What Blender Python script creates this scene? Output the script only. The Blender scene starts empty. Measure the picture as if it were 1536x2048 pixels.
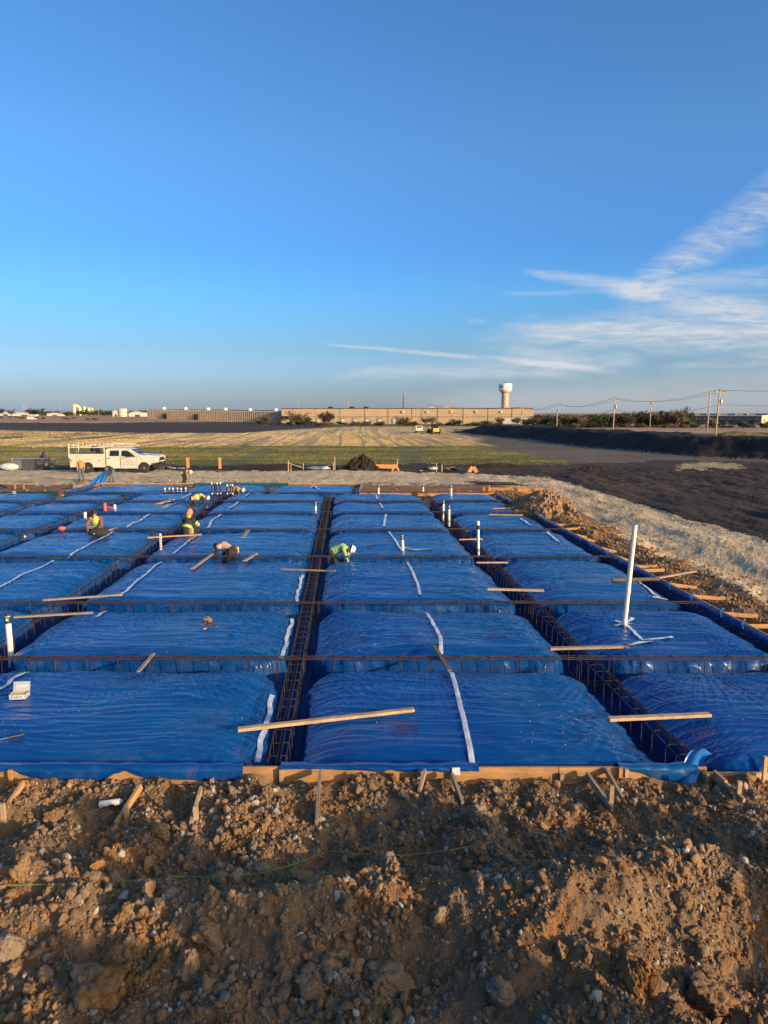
import bpy, bmesh, math, random
import numpy as np
from mathutils import Vector, Matrix, Euler, Quaternion

random.seed(7)
rng = np.random.default_rng(11)
C = bpy.context.scene.collection
SC = bpy.context.scene
R = math.radians

# ------------------------------------------------------------------ camera, sky, sun, exposure
FPX, CAMH = 1409.0, 4.95
PITCH = math.atan((1024 - 826) / FPX)
cam_data = bpy.data.cameras.new('camera')
cam = bpy.data.objects.new('camera', cam_data); C.objects.link(cam)
cam.location = (0, 0, CAMH); cam.rotation_euler = (R(90) - PITCH, 0, 0)
cam_data.sensor_fit = 'VERTICAL'; cam_data.sensor_height = 24.0; cam_data.lens = 24.0 * FPX / 2048
cam_data.clip_start = 0.05; cam_data.clip_end = 20000
SC.camera = cam
SC.render.resolution_x, SC.render.resolution_y = 768, 1024
SC.view_settings.view_transform = 'Standard'; SC.view_settings.look = 'None'
SC.view_settings.gamma = 1.0; SC.view_settings.use_curve_mapping = False
SC.view_settings.exposure = 1.4

SUN_AZ, SUN_EL = 54.0, 13.0           # degrees: to the right of straight-behind the camera; above the horizon
to_sun = Vector((math.sin(R(SUN_AZ)) * math.cos(R(SUN_EL)), -math.cos(R(SUN_AZ)) * math.cos(R(SUN_EL)), math.sin(R(SUN_EL))))
sun_data = bpy.data.lights.new('sun', 'SUN'); sun = bpy.data.objects.new('sun', sun_data); C.objects.link(sun)
sun_data.energy = 2.4; sun_data.angle = R(0.6); sun_data.color = (1.0, 0.73, 0.45)
sun.rotation_euler = to_sun.to_track_quat('Z', 'Y').to_euler()

class NT:
    """tiny node-tree writer"""
    def __init__(s, tree): s.t = tree; s.n = tree.nodes; s.l = tree.links
    def put(s, sock, v):
        if v is None: return
        if hasattr(v, 'is_linked') or hasattr(v, 'links'): s.l.new(v, sock)
        else:
            if sock.type == 'RGBA' and not isinstance(v, (int, float)) and len(v) == 3: v = (*v, 1)
            sock.default_value = v
    def node(s, typ, **kw):
        n = s.n.new(typ)
        for k, v in kw.items(): setattr(n, k, v)
        return n
    def math(s, op, a, b=None, c=None, clamp=False):
        n = s.node('ShaderNodeMath', operation=op, use_clamp=clamp)
        for i, v in enumerate((a, b, c)):
            if v is not None: s.put(n.inputs[i], v)
        return n.outputs[0]
    def vmath(s, op, a, b=None):
        n = s.node('ShaderNodeVectorMath', operation=op)
        s.put(n.inputs[0], a)
        if b is not None: s.put(n.inputs[1], b)
        return n.outputs[0]
    def noise(s, vec, scale, detail=4, rough=.55, dist=0, out=0):
        n = s.node('ShaderNodeTexNoise'); s.put(n.inputs['Vector'], vec)
        n.inputs['Scale'].default_value = scale; n.inputs['Detail'].default_value = detail
        n.inputs['Roughness'].default_value = rough; n.inputs['Distortion'].default_value = dist
        return n.outputs[out]
    def ramp(s, fac, stops):
        n = s.node('ShaderNodeValToRGB'); s.put(n.inputs[0], fac); e = n.color_ramp.elements
        while len(e) < len(stops): e.new(.5)
        for el, (p, c) in zip(e, stops):
            el.position = p; el.color = (c, c, c, 1) if isinstance(c, (int, float)) else (*c, 1)
        return n.outputs[0]
    def mix(s, fac, a, b, blend='MIX'):
        n = s.node('ShaderNodeMix', data_type='RGBA', blend_type=blend)
        s.put(n.inputs[0], fac); s.put(n.inputs[6], a); s.put(n.inputs[7], b)
        return n.outputs[2]
    def mapv(s, vec, scale=(1, 1, 1), rot=(0, 0, 0), loc=(0, 0, 0)):
        n = s.node('ShaderNodeMapping'); s.put(n.inputs[0], vec)
        n.inputs['Scale'].default_value = scale; n.inputs['Rotation'].default_value = rot; n.inputs['Location'].default_value = loc
        return n.outputs[0]

def sky_setup():
    w = bpy.data.worlds.new('World'); SC.world = w; w.use_nodes = True
    t = NT(w.node_tree); t.n.clear()
    out = t.node('ShaderNodeOutputWorld'); bg = t.node('ShaderNodeBackground'); t.l.new(bg.outputs[0], out.inputs[0])
    sky = t.node('ShaderNodeTexSky', sky_type='NISHITA'); sky.sun_disc = False
    sky.sun_elevation = R(SUN_EL); sky.sun_rotation = math.atan2(to_sun.x, to_sun.y)
    sky.air_density = 1.0; sky.dust_density = 1.6; sky.ozone_density = 3.0; sky.altitude = 150
    hs = t.node('ShaderNodeHueSaturation'); hs.inputs['Saturation'].default_value = 1.15
    hs.inputs['Value'].default_value = 1.0; t.l.new(sky.outputs[0], hs.inputs['Color'])
    col = t.mix(1.0, hs.outputs[0], SKY_TINT, 'MULTIPLY')
    d = t.node('ShaderNodeTexCoord').outputs['Generated']
    sp = t.node('ShaderNodeSeparateXYZ'); t.l.new(d, sp.inputs[0])
    # low sky toned by height; sun's side brightened and warmed as added fill light
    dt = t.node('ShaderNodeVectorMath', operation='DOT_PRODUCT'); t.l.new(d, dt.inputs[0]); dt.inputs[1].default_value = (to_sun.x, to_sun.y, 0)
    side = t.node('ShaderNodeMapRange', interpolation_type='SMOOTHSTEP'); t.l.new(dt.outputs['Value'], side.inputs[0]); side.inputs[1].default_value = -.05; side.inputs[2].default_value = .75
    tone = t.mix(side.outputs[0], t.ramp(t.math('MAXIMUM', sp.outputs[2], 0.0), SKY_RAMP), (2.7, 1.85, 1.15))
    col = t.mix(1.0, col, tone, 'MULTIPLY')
    y = t.math('MAXIMUM', sp.outputs[1], .08)
    u = t.math('DIVIDE', sp.outputs[0], y); v = t.math('DIVIDE', sp.outputs[2], y)
    def comb(a, b):
        c = t.node('ShaderNodeCombineXYZ'); t.put(c.inputs[0], a); t.put(c.inputs[1], b); return c.outputs[0]
    uv = comb(u, v)
    wx = t.noise(t.mapv(uv, (14, 26, 1)), 1, 5, .6); wy = t.noise(t.mapv(uv, (14, 26, 1), loc=(31, 7, 0)), 1, 5, .6)
    fib = t.noise(t.mapv(uv, (11, 95, 1), rot=(0, 0, R(-9))), 1, 9, .66, .5)
    fib2 = t.noise(t.mapv(uv, (18, 80, 1), rot=(0, 0, R(38))), 1, 9, .66, .8)
    def px(x, yy):                     # direction of a streak end, as tangent of azimuth and of height
        a = (x - 768) / FPX; b = (1024 - yy) / FPX
        dy = math.cos(PITCH) + b * math.sin(PITCH); dz = -math.sin(PITCH) + b * math.cos(PITCH)
        return a / dy, dz / dy
    total = None
    def seg(p, q, w0, w1, amp, jit, tex, thr):
        nonlocal total
        a = px(*p); b = px(*q); dx, dy = b[0] - a[0], b[1] - a[1]; L = math.hypot(dx, dy); dx /= L; dy /= L
        uu = t.math('ADD', u, t.math('MULTIPLY', t.math('SUBTRACT', wx, .5), jit))
        vv = t.math('ADD', v, t.math('MULTIPLY', t.math('SUBTRACT', wy, .5), jit))
        ru = t.math('SUBTRACT', uu, a[0]); rv = t.math('SUBTRACT', vv, a[1])
        s = t.math('ADD', t.math('MULTIPLY', ru, dx), t.math('MULTIPLY', rv, dy))
        n = t.math('ABSOLUTE', t.math('SUBTRACT', t.math('MULTIPLY', rv, dx), t.math('MULTIPLY', ru, dy)))
        k = t.math('DIVIDE', s, L)
        width = t.math('MULTIPLY_ADD', t.math('MAXIMUM', t.math('MINIMUM', k, 1.2), 0.0), (w1 - w0) / FPX, w0 / FPX)
        m = t.math('SUBTRACT', 1.0, t.math('DIVIDE', n, width), clamp=True)
        m = t.math('SMOOTH_MIN', m, .75, .4)
        e = t.math('MULTIPLY', t.math('MULTIPLY', k, 6.0, clamp=True), t.math('MULTIPLY', t.math('SUBTRACT', 1.0, k), 6.0, clamp=True))
        tx = t.math('MULTIPLY', t.math('SUBTRACT', tex, thr), 3.0, clamp=True)
        r = t.math('MULTIPLY', t.math('MULTIPLY', m, e), t.math('MULTIPLY', tx, amp))
        total = r if total is None else t.math('ADD', total, r)
    seg((1040, 542), (1290, 580), 8, 26, .75, .012, fib, .22)
    seg((1200, 570), (1560, 635), 22, 28, .95, .012, fib2, .28)
    seg((1225, 612), (1640, 345), 30, 72, 1.0, .03, fib2, .33)
    seg((1240, 588), (1700, 530), 22, 26, .7, .02, fib, .25)
    seg((930, 690), (1760, 610), 28, 84, .82, .04, fib, .28)
    seg((980, 655), (1800, 690), 24, 72, .72, .04, fib, .30)
    seg((640, 687), (985, 718), 3.5, 7, .85, .004, fib2, .15)
    seg((960, 712), (1245, 745), 7, 9, .9, .006, fib, .2)
    seg((640, 745), (1200, 735), 14, 26, .75, .03, fib, .26)
    seg((760, 815), (2000, 790), 30, 120, .55, .03, fib, .0)
    seg((1000, 712), (1300, 725), 20, 20, .6, .03, fib, .2)
    seg((1300, 735), (1750, 712), 10, 14, .45, .02, fib, .3)
    seg((990, 588), (1230, 582), 6, 8, .35, .01, fib, .3)
    seg((935, 641), (975, 641), 7, 6, .6, .01, fib2, .3)
    a = t.math('MULTIPLY', t.math('MINIMUM', total, 1.0), t.math('GREATER_THAN', sp.outputs[1], .1))
    a = t.math('MULTIPLY', a, CLOUD_MAX)
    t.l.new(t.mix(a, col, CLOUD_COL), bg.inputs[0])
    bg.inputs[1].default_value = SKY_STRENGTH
SKY_STRENGTH = 0.079
SKY_TINT = (0.83, 0.99, 1.15)
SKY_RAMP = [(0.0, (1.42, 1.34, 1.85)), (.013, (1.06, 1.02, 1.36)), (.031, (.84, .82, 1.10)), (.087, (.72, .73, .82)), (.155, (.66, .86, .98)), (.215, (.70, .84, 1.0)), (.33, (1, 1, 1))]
CLOUD_COL = (3.3, 3.4, 3.6)
CLOUD_MAX = 0.92
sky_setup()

# ------------------------------------------------------------------ helpers
def at(px, py, z=0.0):
    """point of the site at height z seen at this place in the photograph"""
    a = (px - 768) / FPX; b = (1024 - py) / FPX
    dy = math.cos(PITCH) + b * math.sin(PITCH); dz = -math.sin(PITCH) + b * math.cos(PITCH)
    k = (z - CAMH) / dz
    return Vector((a * k, dy * k, z))
def pix(x, y, z):
    dz = z - CAMH
    d = np.maximum(y * math.cos(PITCH) - dz * math.sin(PITCH), .01); v = y * math.sin(PITCH) + dz * math.cos(PITCH)
    return 768 + FPX * x / d, 1024 - FPX * v / d

_perm = rng.permutation(65536).astype(np.int64)
def _h(ix, iy, seed):
    k = (ix * 374761393 + iy * 668265263 + seed * 974711) & 0xffff
    return _perm[(_perm[k] + ix * 31 + iy * 17) & 0xffff]
def pn(x, y, seed=0):
    """gradient noise, roughly -1..1"""
    x = np.asarray(x, float); y = np.asarray(y, float)
    ix = np.floor(x).astype(np.int64); iy = np.floor(y).astype(np.int64); fx = x - ix; fy = y - iy
    def g(a, b, dx, dy):
        an = _h(ix + a, iy + b, seed) * (2 * math.pi / 65536); return np.cos(an) * dx + np.sin(an) * dy
    u = fx ** 3 * (fx * (fx * 6 - 15) + 10); v = fy ** 3 * (fy * (fy * 6 - 15) + 10)
    n0 = g(0, 0, fx, fy) * (1 - u) + g(1, 0, fx - 1, fy) * u
    n1 = g(0, 1, fx, fy - 1) * (1 - u) + g(1, 1, fx - 1, fy - 1) * u
    return (n0 * (1 - v) + n1 * v) * 1.5
def fbm(x, y, seed=0, oct=4, gain=.5):
    a = 1; s = 0; f = 1
    for o in range(oct): s = s + a * pn(x * f, y * f, seed + o * 13); a *= gain; f *= 2.03
    return s
def sstep(a, b, x):
    k = np.clip((x - a) / (b - a), 0, 1); return k * k * (3 - 2 * k)

class MB:
    """collects shapes; build() links them as ONE mesh object"""
    def __init__(s): s.v = []; s.f = []; s.m = []
    def add(s, vs, fs, mi=0):
        o = len(s.v); s.v += [tuple(p) for p in vs]; s.f += [tuple(i + o for i in f) for f in fs]; s.m += [mi] * len(fs); return s
    def bar(s, p, q, w, h, up=(0, 0, 1), mi=0, taper=1.0):
        p = Vector(p); q = Vector(q); d = (q - p).normalized(); up = Vector(up)
        if abs(d.dot(up)) > .97: up = Vector((0, 1, 0))
        a = d.cross(up).normalized(); b = a.cross(d).normalized()
        vs = [c + a * (sx * w / 2 * k) + b * (sz * h / 2 * k) for c, k in ((p, 1), (q, taper)) for sx, sz in ((-1, -1), (1, -1), (1, 1), (-1, 1))]
        return s.add(vs, [(3, 2, 1, 0), (4, 5, 6, 7), (0, 1, 5, 4), (1, 2, 6, 5), (2, 3, 7, 6), (3, 0, 4, 7)], mi)
    def box(s, c, size, mi=0, rz=0):
        c = Vector(c); x, y, z = (k / 2 for k in size); m = Matrix.Rotation(rz, 3, 'Z')
        vs = [c + m @ Vector((a * x, b * y, d * z)) for d in (-1, 1) for a, b in ((-1, -1), (1, -1), (1, 1), (-1, 1))]
        return s.add(vs, [(3, 2, 1, 0), (4, 5, 6, 7), (0, 1, 5, 4), (1, 2, 6, 5), (2, 3, 7, 6), (3, 0, 4, 7)], mi)
    def tube(s, pts, r, n=6, mi=0, caps=True, radii=None):
        pts = [Vector(p) for p in pts]; vs = []; prev = None
        for i, p in enumerate(pts):
            d = (pts[min(i + 1, len(pts) - 1)] - pts[max(i - 1, 0)]).normalized()
            a = d.orthogonal().normalized() if prev is None else (prev - d * prev.dot(d)).normalized()
            prev = a; b = d.cross(a); rr = radii[i] if radii else r
            vs += [p + (a * math.cos(2 * math.pi * k / n) + b * math.sin(2 * math.pi * k / n)) * rr for k in range(n)]
        fs = [(i * n + k, i * n + (k + 1) % n, (i + 1) * n + (k + 1) % n, (i + 1) * n + k) for i in range(len(pts) - 1) for k in range(n)]
        if caps: fs += [tuple(range(n))[::-1], tuple((len(pts) - 1) * n + k for k in range(n))]
        return s.add(vs, fs, mi)
    def lathe(s, prof, c=(0, 0, 0), n=16, mi=0, axis=None):
        c = Vector(c); m = Matrix.Identity(3) if axis is None else Vector(axis).normalized().to_track_quat('Z', 'Y').to_matrix()
        vs = [c + m @ Vector((r * math.cos(2 * math.pi * k / n), r * math.sin(2 * math.pi * k / n), z)) for r, z in prof for k in range(n)]
        fs = [(i * n + k, i * n + (k + 1) % n, (i + 1) * n + (k + 1) % n, (i + 1) * n + k) for i in range(len(prof) - 1) for k in range(n)]
        fs += [tuple(range(n))[::-1], tuple((len(prof) - 1) * n + k for k in range(n))]
        return s.add(vs, fs, mi)
    def prism(s, poly, y0, y1, mi=0):
        """outline in x,z pushed from y0 to y1"""
        n = len(poly); vs = [(x, y0, z) for x, z in poly] + [(x, y1, z) for x, z in poly]
        return s.add(vs, [tuple(range(n)), tuple(range(2 * n - 1, n - 1, -1))] + [(i, i + n, (i + 1) % n + n, (i + 1) % n) for i in range(n)], mi)
    def ball(s, c, r, n=10, m=7, mi=0, sc=(1, 1, 1), rot=None):
        vs = []; c = Vector(c)
        for j in range(m + 1):
            th = math.pi * j / m
            for k in range(n):
                p = Vector((r * math.sin(th) * math.cos(2 * math.pi * k / n) * sc[0], r * math.sin(th) * math.sin(2 * math.pi * k / n) * sc[1], r * math.cos(th) * sc[2]))
                vs.append(c + (rot @ p if rot else p))
        return s.add(vs, [(j * n + k, (j + 1) * n + k, (j + 1) * n + (k + 1) % n, j * n + (k + 1) % n) for j in range(m) for k in range(n)], mi)
    def mesh(s, name, mats, off=(0, 0, 0), smooth=False):
        me = bpy.data.meshes.new(name); ox, oy, oz = off
        me.from_pydata([(x - ox, y - oy, z - oz) for x, y, z in s.v], [], s.f)
        for m in (mats if isinstance(mats, (list, tuple)) else [mats]): me.materials.append(m)
        if any(s.m): me.polygons.foreach_set('material_index', s.m)
        if smooth: me.polygons.foreach_set('use_smooth', [True] * len(me.polygons))
        me.update(); return me
    def build(s, name, mats, parent=None, world=True, smooth=False, loc=None):
        off = (0, 0, 0)
        if parent is not None and world: off = parent.location
        if loc is not None: off = loc
        o = bpy.data.objects.new(name, s.mesh(name, mats, off, smooth)); C.objects.link(o)
        if parent is not None: o.parent = parent
        if loc is not None: o.location = loc
        return o
def tag(o, label=None, cat=None, group=None, kind=None):
    if label: o['label'] = label
    if cat: o['category'] = cat
    if group: o['group'] = group
    if kind: o['kind'] = kind
    return o
def thing(name, label, cat, loc=(0, 0, 0), rz=0, group=None):
    o = bpy.data.objects.new(name, None); C.objects.link(o); o.location = loc; o.rotation_euler = (0, 0, rz); o.empty_display_size = .2
    return tag(o, label, cat, group)
def link_mesh(name, me, parent=None, loc=(0, 0, 0), rot=None, sc=None):
    o = bpy.data.objects.new(name, me); C.objects.link(o); o.location = loc
    if rot is not None: o.rotation_euler = rot
    if sc is not None: o.scale = sc if isinstance(sc, (tuple, list)) else (sc,) * 3
    if parent is not None: o.parent = parent
    return o
def dup(root, loc, rz=0, sc=None, label=None, group=None):
    r = root.copy(); C.objects.link(r); r.location = loc; r.rotation_euler = (0, 0, rz)
    if sc is not None: r.scale = sc if isinstance(sc, (tuple, list)) else (sc,) * 3
    if label: r['label'] = label
    if group: r['group'] = group
    for ch in list(root.children):
        c = ch.copy(); C.objects.link(c); c.parent = r
        for g in ch.children:
            e = g.copy(); C.objects.link(e); e.parent = c
    return r
def np_mesh(name, V, F, mats, smooth=True, mi=None):
    """V (n,3), F (m,4) or (m,3)"""
    me = bpy.data.meshes.new(name); n = len(V); m, k = F.shape
    me.vertices.add(n); me.vertices.foreach_set('co', np.asarray(V, np.float32).ravel())
    me.loops.add(m * k); me.loops.foreach_set('vertex_index', F.astype(np.int32).ravel())
    me.polygons.add(m); me.polygons.foreach_set('loop_start', np.arange(0, m * k, k, dtype=np.int32))
    me.polygons.foreach_set('use_smooth', np.full(m, smooth))
    for x in (mats if isinstance(mats, (list, tuple)) else [mats]): me.materials.append(x)
    if mi is not None: me.polygons.foreach_set('material_index', np.asarray(mi, np.int32))
    me.update(calc_edges=True); me.validate(); return me
def grid_faces(nx, ny):
    i = np.arange(ny - 1)[:, None] * nx + np.arange(nx - 1)[None, :]
    return np.stack([i, i + 1, i + nx + 1, i + nx], -1).reshape(-1, 4)

# ------------------------------------------------------------------ materials
MATS = {}
def new_mat(name):
    m = bpy.data.materials.new(name); m.use_nodes = True; t = NT(m.node_tree)
    b = t.n['Principled BSDF']; MATS[name] = m; return m, t, b
def plain(name, col, rough=.6, var=.15, scale=6.0, metal=0.0, bump=0.0, spec=.5, emit=None, coat=0):
    m, t, b = new_mat(name)
    co = t.node('ShaderNodeTexCoord').outputs['Object']
    n = t.noise(co, scale, 5, .6)
    lo = tuple(c * (1 - var) for c in col); hi = tuple(min(1, c * (1 + var)) for c in col)
    t.put(b.inputs['Base Color'], t.ramp(n, [(.3, lo), (.7, hi)]))
    t.put(b.inputs['Roughness'], t.math('MULTIPLY_ADD', t.noise(co, scale * 2.3, 3), .2, rough - .1))
    b.inputs['Metallic'].default_value = metal; b.inputs['Specular IOR Level'].default_value = spec
    if coat: b.inputs['Coat Weight'].default_value = coat; b.inputs['Coat Roughness'].default_value = .06
    if bump:
        bp = t.node('ShaderNodeBump'); bp.inputs['Strength'].default_value = bump; bp.inputs['Distance'].default_value = .02
        t.l.new(t.noise(co, scale * 4, 4), bp.inputs['Height']); t.l.new(bp.outputs[0], b.inputs['Normal'])
    return m
def wood(name, c0, c1, c2, stain=.3):
    m, t, b = new_mat(name)
    co = t.node('ShaderNodeTexCoord').outputs['Object']
    info = t.node('ShaderNodeObjectInfo').outputs['Random']
    off = t.node('ShaderNodeCombineXYZ'); t.l.new(t.math('MULTIPLY', info, 37.0), off.inputs[0]); t.l.new(t.math('MULTIPLY', info, 91.0), off.inputs[2])
    co = t.vmath('ADD', co, off.outputs[0])
    grain = t.noise(t.mapv(co, (2.5, 26, 38)), 1, 5, .6, .8)
    col = t.ramp(grain, [(.25, c0), (.5, c1), (.75, c2)])
    dirt = t.noise(co, 3.1, 5, .65)
    col = t.mix(t.math('MULTIPLY', t.ramp(dirt, [(.45, 0.0), (.7, 1.0)]), stain), col, (.12, .08, .05))
    t.put(b.inputs['Base Color'], col); b.inputs['Roughness'].default_value = .75; b.inputs['Specular IOR Level'].default_value = .25
    bp = t.node('ShaderNodeBump'); bp.inputs['Strength'].default_value = .3; bp.inputs['Distance'].default_value = .004
    t.l.new(grain, bp.inputs['Height']); t.l.new(bp.outputs[0], b.inputs['Normal'])
    return m
def soil(name, stops, s1=.6, s2=6.0, fine=60.0, bump=.6, dist=.03, grit=None, stretch=None, stripes=None, rough=.95, patch=None):
    """earth, gravel and grass: broad patches, mid mottling, fine grain"""
    m, t, b = new_mat(name)
    co = t.node('ShaderNodeNewGeometry').outputs['Position']
    cs = t.mapv(co, stretch) if stretch else co
    n1 = t.noise(cs, s1, 6, .62, .3); n2 = t.noise(co, s2, 6, .65); n3 = t.noise(co, fine, 4, .7)
    k = t.math('ADD', t.math('MULTIPLY', n1, .5), t.math('ADD', t.math('MULTIPLY', n2, .32), t.math('MULTIPLY', n3, .18)))
    col = t.ramp(k, stops)
    if patch:
        pa = t.noise(co, patch[0], 4, .6, .5); pb = t.noise(t.mapv(co, (1, 1, 1), loc=(17, 5, 3)), patch[0] * 1.3, 4, .6, .5)
        col = t.mix(t.math('MULTIPLY', t.ramp(pa, [(.46, 0.0), (.62, 1.0)]), .75), col, t.mix(1.0, col, (.92, .98, 1.12), 'MULTIPLY'))
        col = t.mix(t.math('MULTIPLY', t.ramp(pb, [(.52, 0.0), (.66, 1.0)]), .9), col, t.mix(1.0, col, (1.22, .92, .58), 'MULTIPLY'))
    if stripes:
        (per, slope, sc, strength) = stripes
        sx = t.node('ShaderNodeSeparateXYZ'); t.l.new(co, sx.inputs[0])
        xx = t.math('ADD', sx.outputs[0], t.math('MULTIPLY', sx.outputs[1], slope))
        xx = t.math('ADD', xx, t.math('MULTIPLY', t.noise(t.mapv(co, (.02, .02, 1)), 1, 3), 14.0))
        w = t.math('SINE', t.math('MULTIPLY', xx, 2 * math.pi / per))
        w2 = t.math('SINE', t.math('MULTIPLY', xx, 2 * math.pi / (per * .37)))
        w = t.math('ADD', w, t.math('MULTIPLY', w2, .5))
        w = t.math('MULTIPLY', t.math('SUBTRACT', w, .35), strength, clamp=True)
        w = t.math('MULTIPLY', w, t.ramp(t.noise(t.mapv(co, (.12, .015, 1)), 1, 4), [(.4, 0.0), (.62, 1.0)]))
        col = t.mix(w, col, sc)
    if grit:
        (gs, thr, gc) = grit
        vo = t.node('ShaderNodeTexVoronoi'); t.l.new(co, vo.inputs['Vector']); vo.inputs['Scale'].default_value = gs
        sep = t.node('ShaderNodeSeparateColor'); t.l.new(vo.outputs['Color'], sep.inputs[0])
        msk = t.math('MULTIPLY', t.math('GREATER_THAN', sep.outputs[0], thr), t.math('LESS_THAN', vo.outputs['Distance'], .38))
        col = t.mix(t.math('MULTIPLY', msk, .8), col, gc)
    t.put(b.inputs['Base Color'], col); b.inputs['Roughness'].default_value = rough; b.inputs['Specular IOR Level'].default_value = .15
    bp = t.node('ShaderNodeBump'); bp.inputs['Strength'].default_value = bump; bp.inputs['Distance'].default_value = dist
    hh = t.math('ADD', t.math('MULTIPLY', n2, 1.0), t.math('MULTIPLY', n3, .5))
    t.l.new(hh, bp.inputs['Height']); t.l.new(bp.outputs[0], b.inputs['Normal'])
    return m
def tarp(name, a, b_, teal, rough=.17):
    m, t, b = new_mat(name)
    co = t.node('ShaderNodeNewGeometry').outputs['Position']
    n1 = t.noise(t.mapv(co, (.5, .9, .9)), 1, 4, .55)
    col = t.ramp(n1, [(.3, a), (.6, b_), (.8, teal)])
    # dried dust smears left on the plastic
    d1 = t.noise(t.mapv(co, (1.6, 5.5, 2)), 1, 6, .7, .6); d2 = t.noise(co, .45, 3)
    dust = t.math('MULTIPLY', t.ramp(d1, [(.5, 0.0), (.72, 1.0)]), t.ramp(d2, [(.35, .25), (.65, 1.0)]))
    col = t.mix(t.math('MULTIPLY', dust, .20), col, (.13, .20, .34))
    mud = t.math('MULTIPLY', t.ramp(t.noise(t.mapv(co, (.55, .9, 1)), 1, 3), [(.56, 0.0), (.70, 1.0)]), t.ramp(t.noise(t.mapv(co, (5, 9, 3)), 1, 6, .75), [(.46, 0.0), (.62, 1.0)]))
    col = t.mix(t.math('MULTIPLY', mud, .38), col, (.15, .12, .10))
    t.put(b.inputs['Base Color'], col)
    t.put(b.inputs['Roughness'], t.math('ADD', t.math('MULTIPLY', t.math('MAXIMUM', dust, mud), .3), t.math('MULTIPLY_ADD', d2, .10, rough)))
    b.inputs['Specular IOR Level'].default_value = .55 if rough < .3 else .12; b.inputs['IOR'].default_value = 1.5
    w1 = t.noise(t.mapv(co, (.5, 4.6, 3), rot=(0, 0, .12)), 1, 2, .5, .7)
    w2 = t.noise(t.mapv(co, (.9, 6, 3), rot=(0, 0, -.5)), 1, 2, .5, .6)
    w3 = t.noise(t.mapv(co, (9, 3, 3), rot=(0, 0, .5)), 1, 3, .6, 1.0)
    h = t.math('ADD', t.math('MULTIPLY', w1, .9), t.math('ADD', t.math('MULTIPLY', w2, .4), t.math('MULTIPLY', w3, .10)))
    bp = t.node('ShaderNodeBump'); bp.inputs['Strength'].default_value = .6; bp.inputs['Distance'].default_value = .05
    t.l.new(h, bp.inputs['Height']); t.l.new(bp.outputs[0], b.inputs['Normal'])
    return m

TARP_A = tarp('blue_sheet', (.001, .041, .19), (.001, .054, .24), (.002, .078, .25))
TARP_T = tarp('shaded_trench_sheet', (.001, .034, .15), (.001, .045, .19), (.002, .065, .20), .5)  # darker blue for the trench linings, shade painted into the sheet
TARP_B = tarp('blue_sheet_greener', (.001, .048, .19), (.001, .066, .235), (.002, .10, .24))
TAPE = plain('white_tape', (.50, .54, .61), .4, .22, 7, bump=.3)
PRINT = plain('red_print', (.075, .025, .055), .5, .2, 20)
REBAR = plain('rusty_steel', (.045, .030, .022), .75, .5, 14, metal=.3, bump=.3)
WOOD = wood('new_lumber', (.34, .17, .065), (.42, .235, .10), (.50, .30, .145), .55)
WOODP = wood('pale_lumber', (.36, .24, .13), (.45, .32, .19), (.52, .38, .24), .55)
WOODG = wood('weathered_lumber', (.20, .155, .105), (.27, .21, .15), (.35, .28, .20), .4)
WOODD = wood('dark_lumber', (.085, .062, .045), (.13, .10, .07), (.18, .13, .09), .4)
ORANGE = wood('orange_board', (.46, .19, .065), (.54, .24, .09), (.60, .29, .12), .2)
PVC = plain('white_pipe', (.64, .62, .57), .35, .05, 3)
BLACKP = plain('black_plastic', (.015, .015, .017), .45, .3, 8)
STEEL = plain('galvanised_steel', (.45, .46, .47), .4, .15, 8, metal=.8)
SOIL = soil('clay_soil', [(.30, (0.101, 0.058, 0.032)), (.45, (0.181, 0.109, 0.060)), (.58, (0.249, 0.158, 0.090)), (.72, (0.309, 0.208, 0.132))], .55, 4.5, 45, .9, .05, patch=(.9,))
CLOD = soil('clay_clod', [(.30, (0.126, 0.074, 0.038)), (.46, (0.222, 0.134, 0.070)), (.6, (0.296, 0.186, 0.103)), (.75, (0.355, 0.241, 0.154))], 1.6, 9, 55, .9, .03, patch=(1.1,))
CLODG = soil('grey_clod', [(.30, (0.133, 0.090, 0.058)), (.46, (0.222, 0.154, 0.103)), (.6, (0.296, 0.215, 0.146)), (.75, (0.370, 0.281, 0.205))], 1.6, 9, 55, .9, .03, patch=(1.1,))
GRAVEL = soil('pale_gravel', [(.32, (0.264, 0.200, 0.121)), (.47, (0.414, 0.319, 0.203)), (.6, (0.563, 0.448, 0.302)), (.75, (0.634, 0.526, 0.379))], .25, 2.2, 18, .9, .08, grit=(24, .75, (0.564, 0.473, 0.348)))
BLACKSOIL = soil('black_soil_rough', [(.32, (0.021, 0.015, 0.012)), (.47, (0.042, 0.030, 0.024)), (.6, (0.071, 0.051, 0.040)), (.75, (0.149, 0.115, 0.087))], .09, 2.6, 14, .8, .05, stretch=(.4, 1.3, 1))
BERM = soil('dark_bank_soil', [(.32, (.012, .010, .010)), (.5, (.026, .021, .019)), (.7, (.055, .044, .036))], .2, 1.6, 9, .9, .1)
TRACK = soil('grey_dirt_track', [(.32, (0.072, 0.056, 0.042)), (.5, (0.122, 0.097, 0.076)), (.7, (0.187, 0.151, 0.119))], .06, .7, 5, .6, .06, stretch=(.35, 1.4, 1))
GRASS = soil('short_grass', [(.36, (.050, .060, .018)), (.46, (.095, .108, .034)), (.54, (.170, .150, .062)), (.66, (.30, .235, .12))], .10, .8, 6, .9, .10, stretch=(.35, 1.5, 1))
STUBBLE = soil('dry_stubble', [(.34, (0.210, 0.155, 0.078)), (.47, (0.390, 0.290, 0.155)), (.6, (0.520, 0.390, 0.220)), (.75, (0.600, 0.470, 0.290))], .045, .5, 4, .9, .10, stripes=(6.5, .045, (0.149, 0.121, 0.057), .8), stretch=(1.2, .35, 1))
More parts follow.
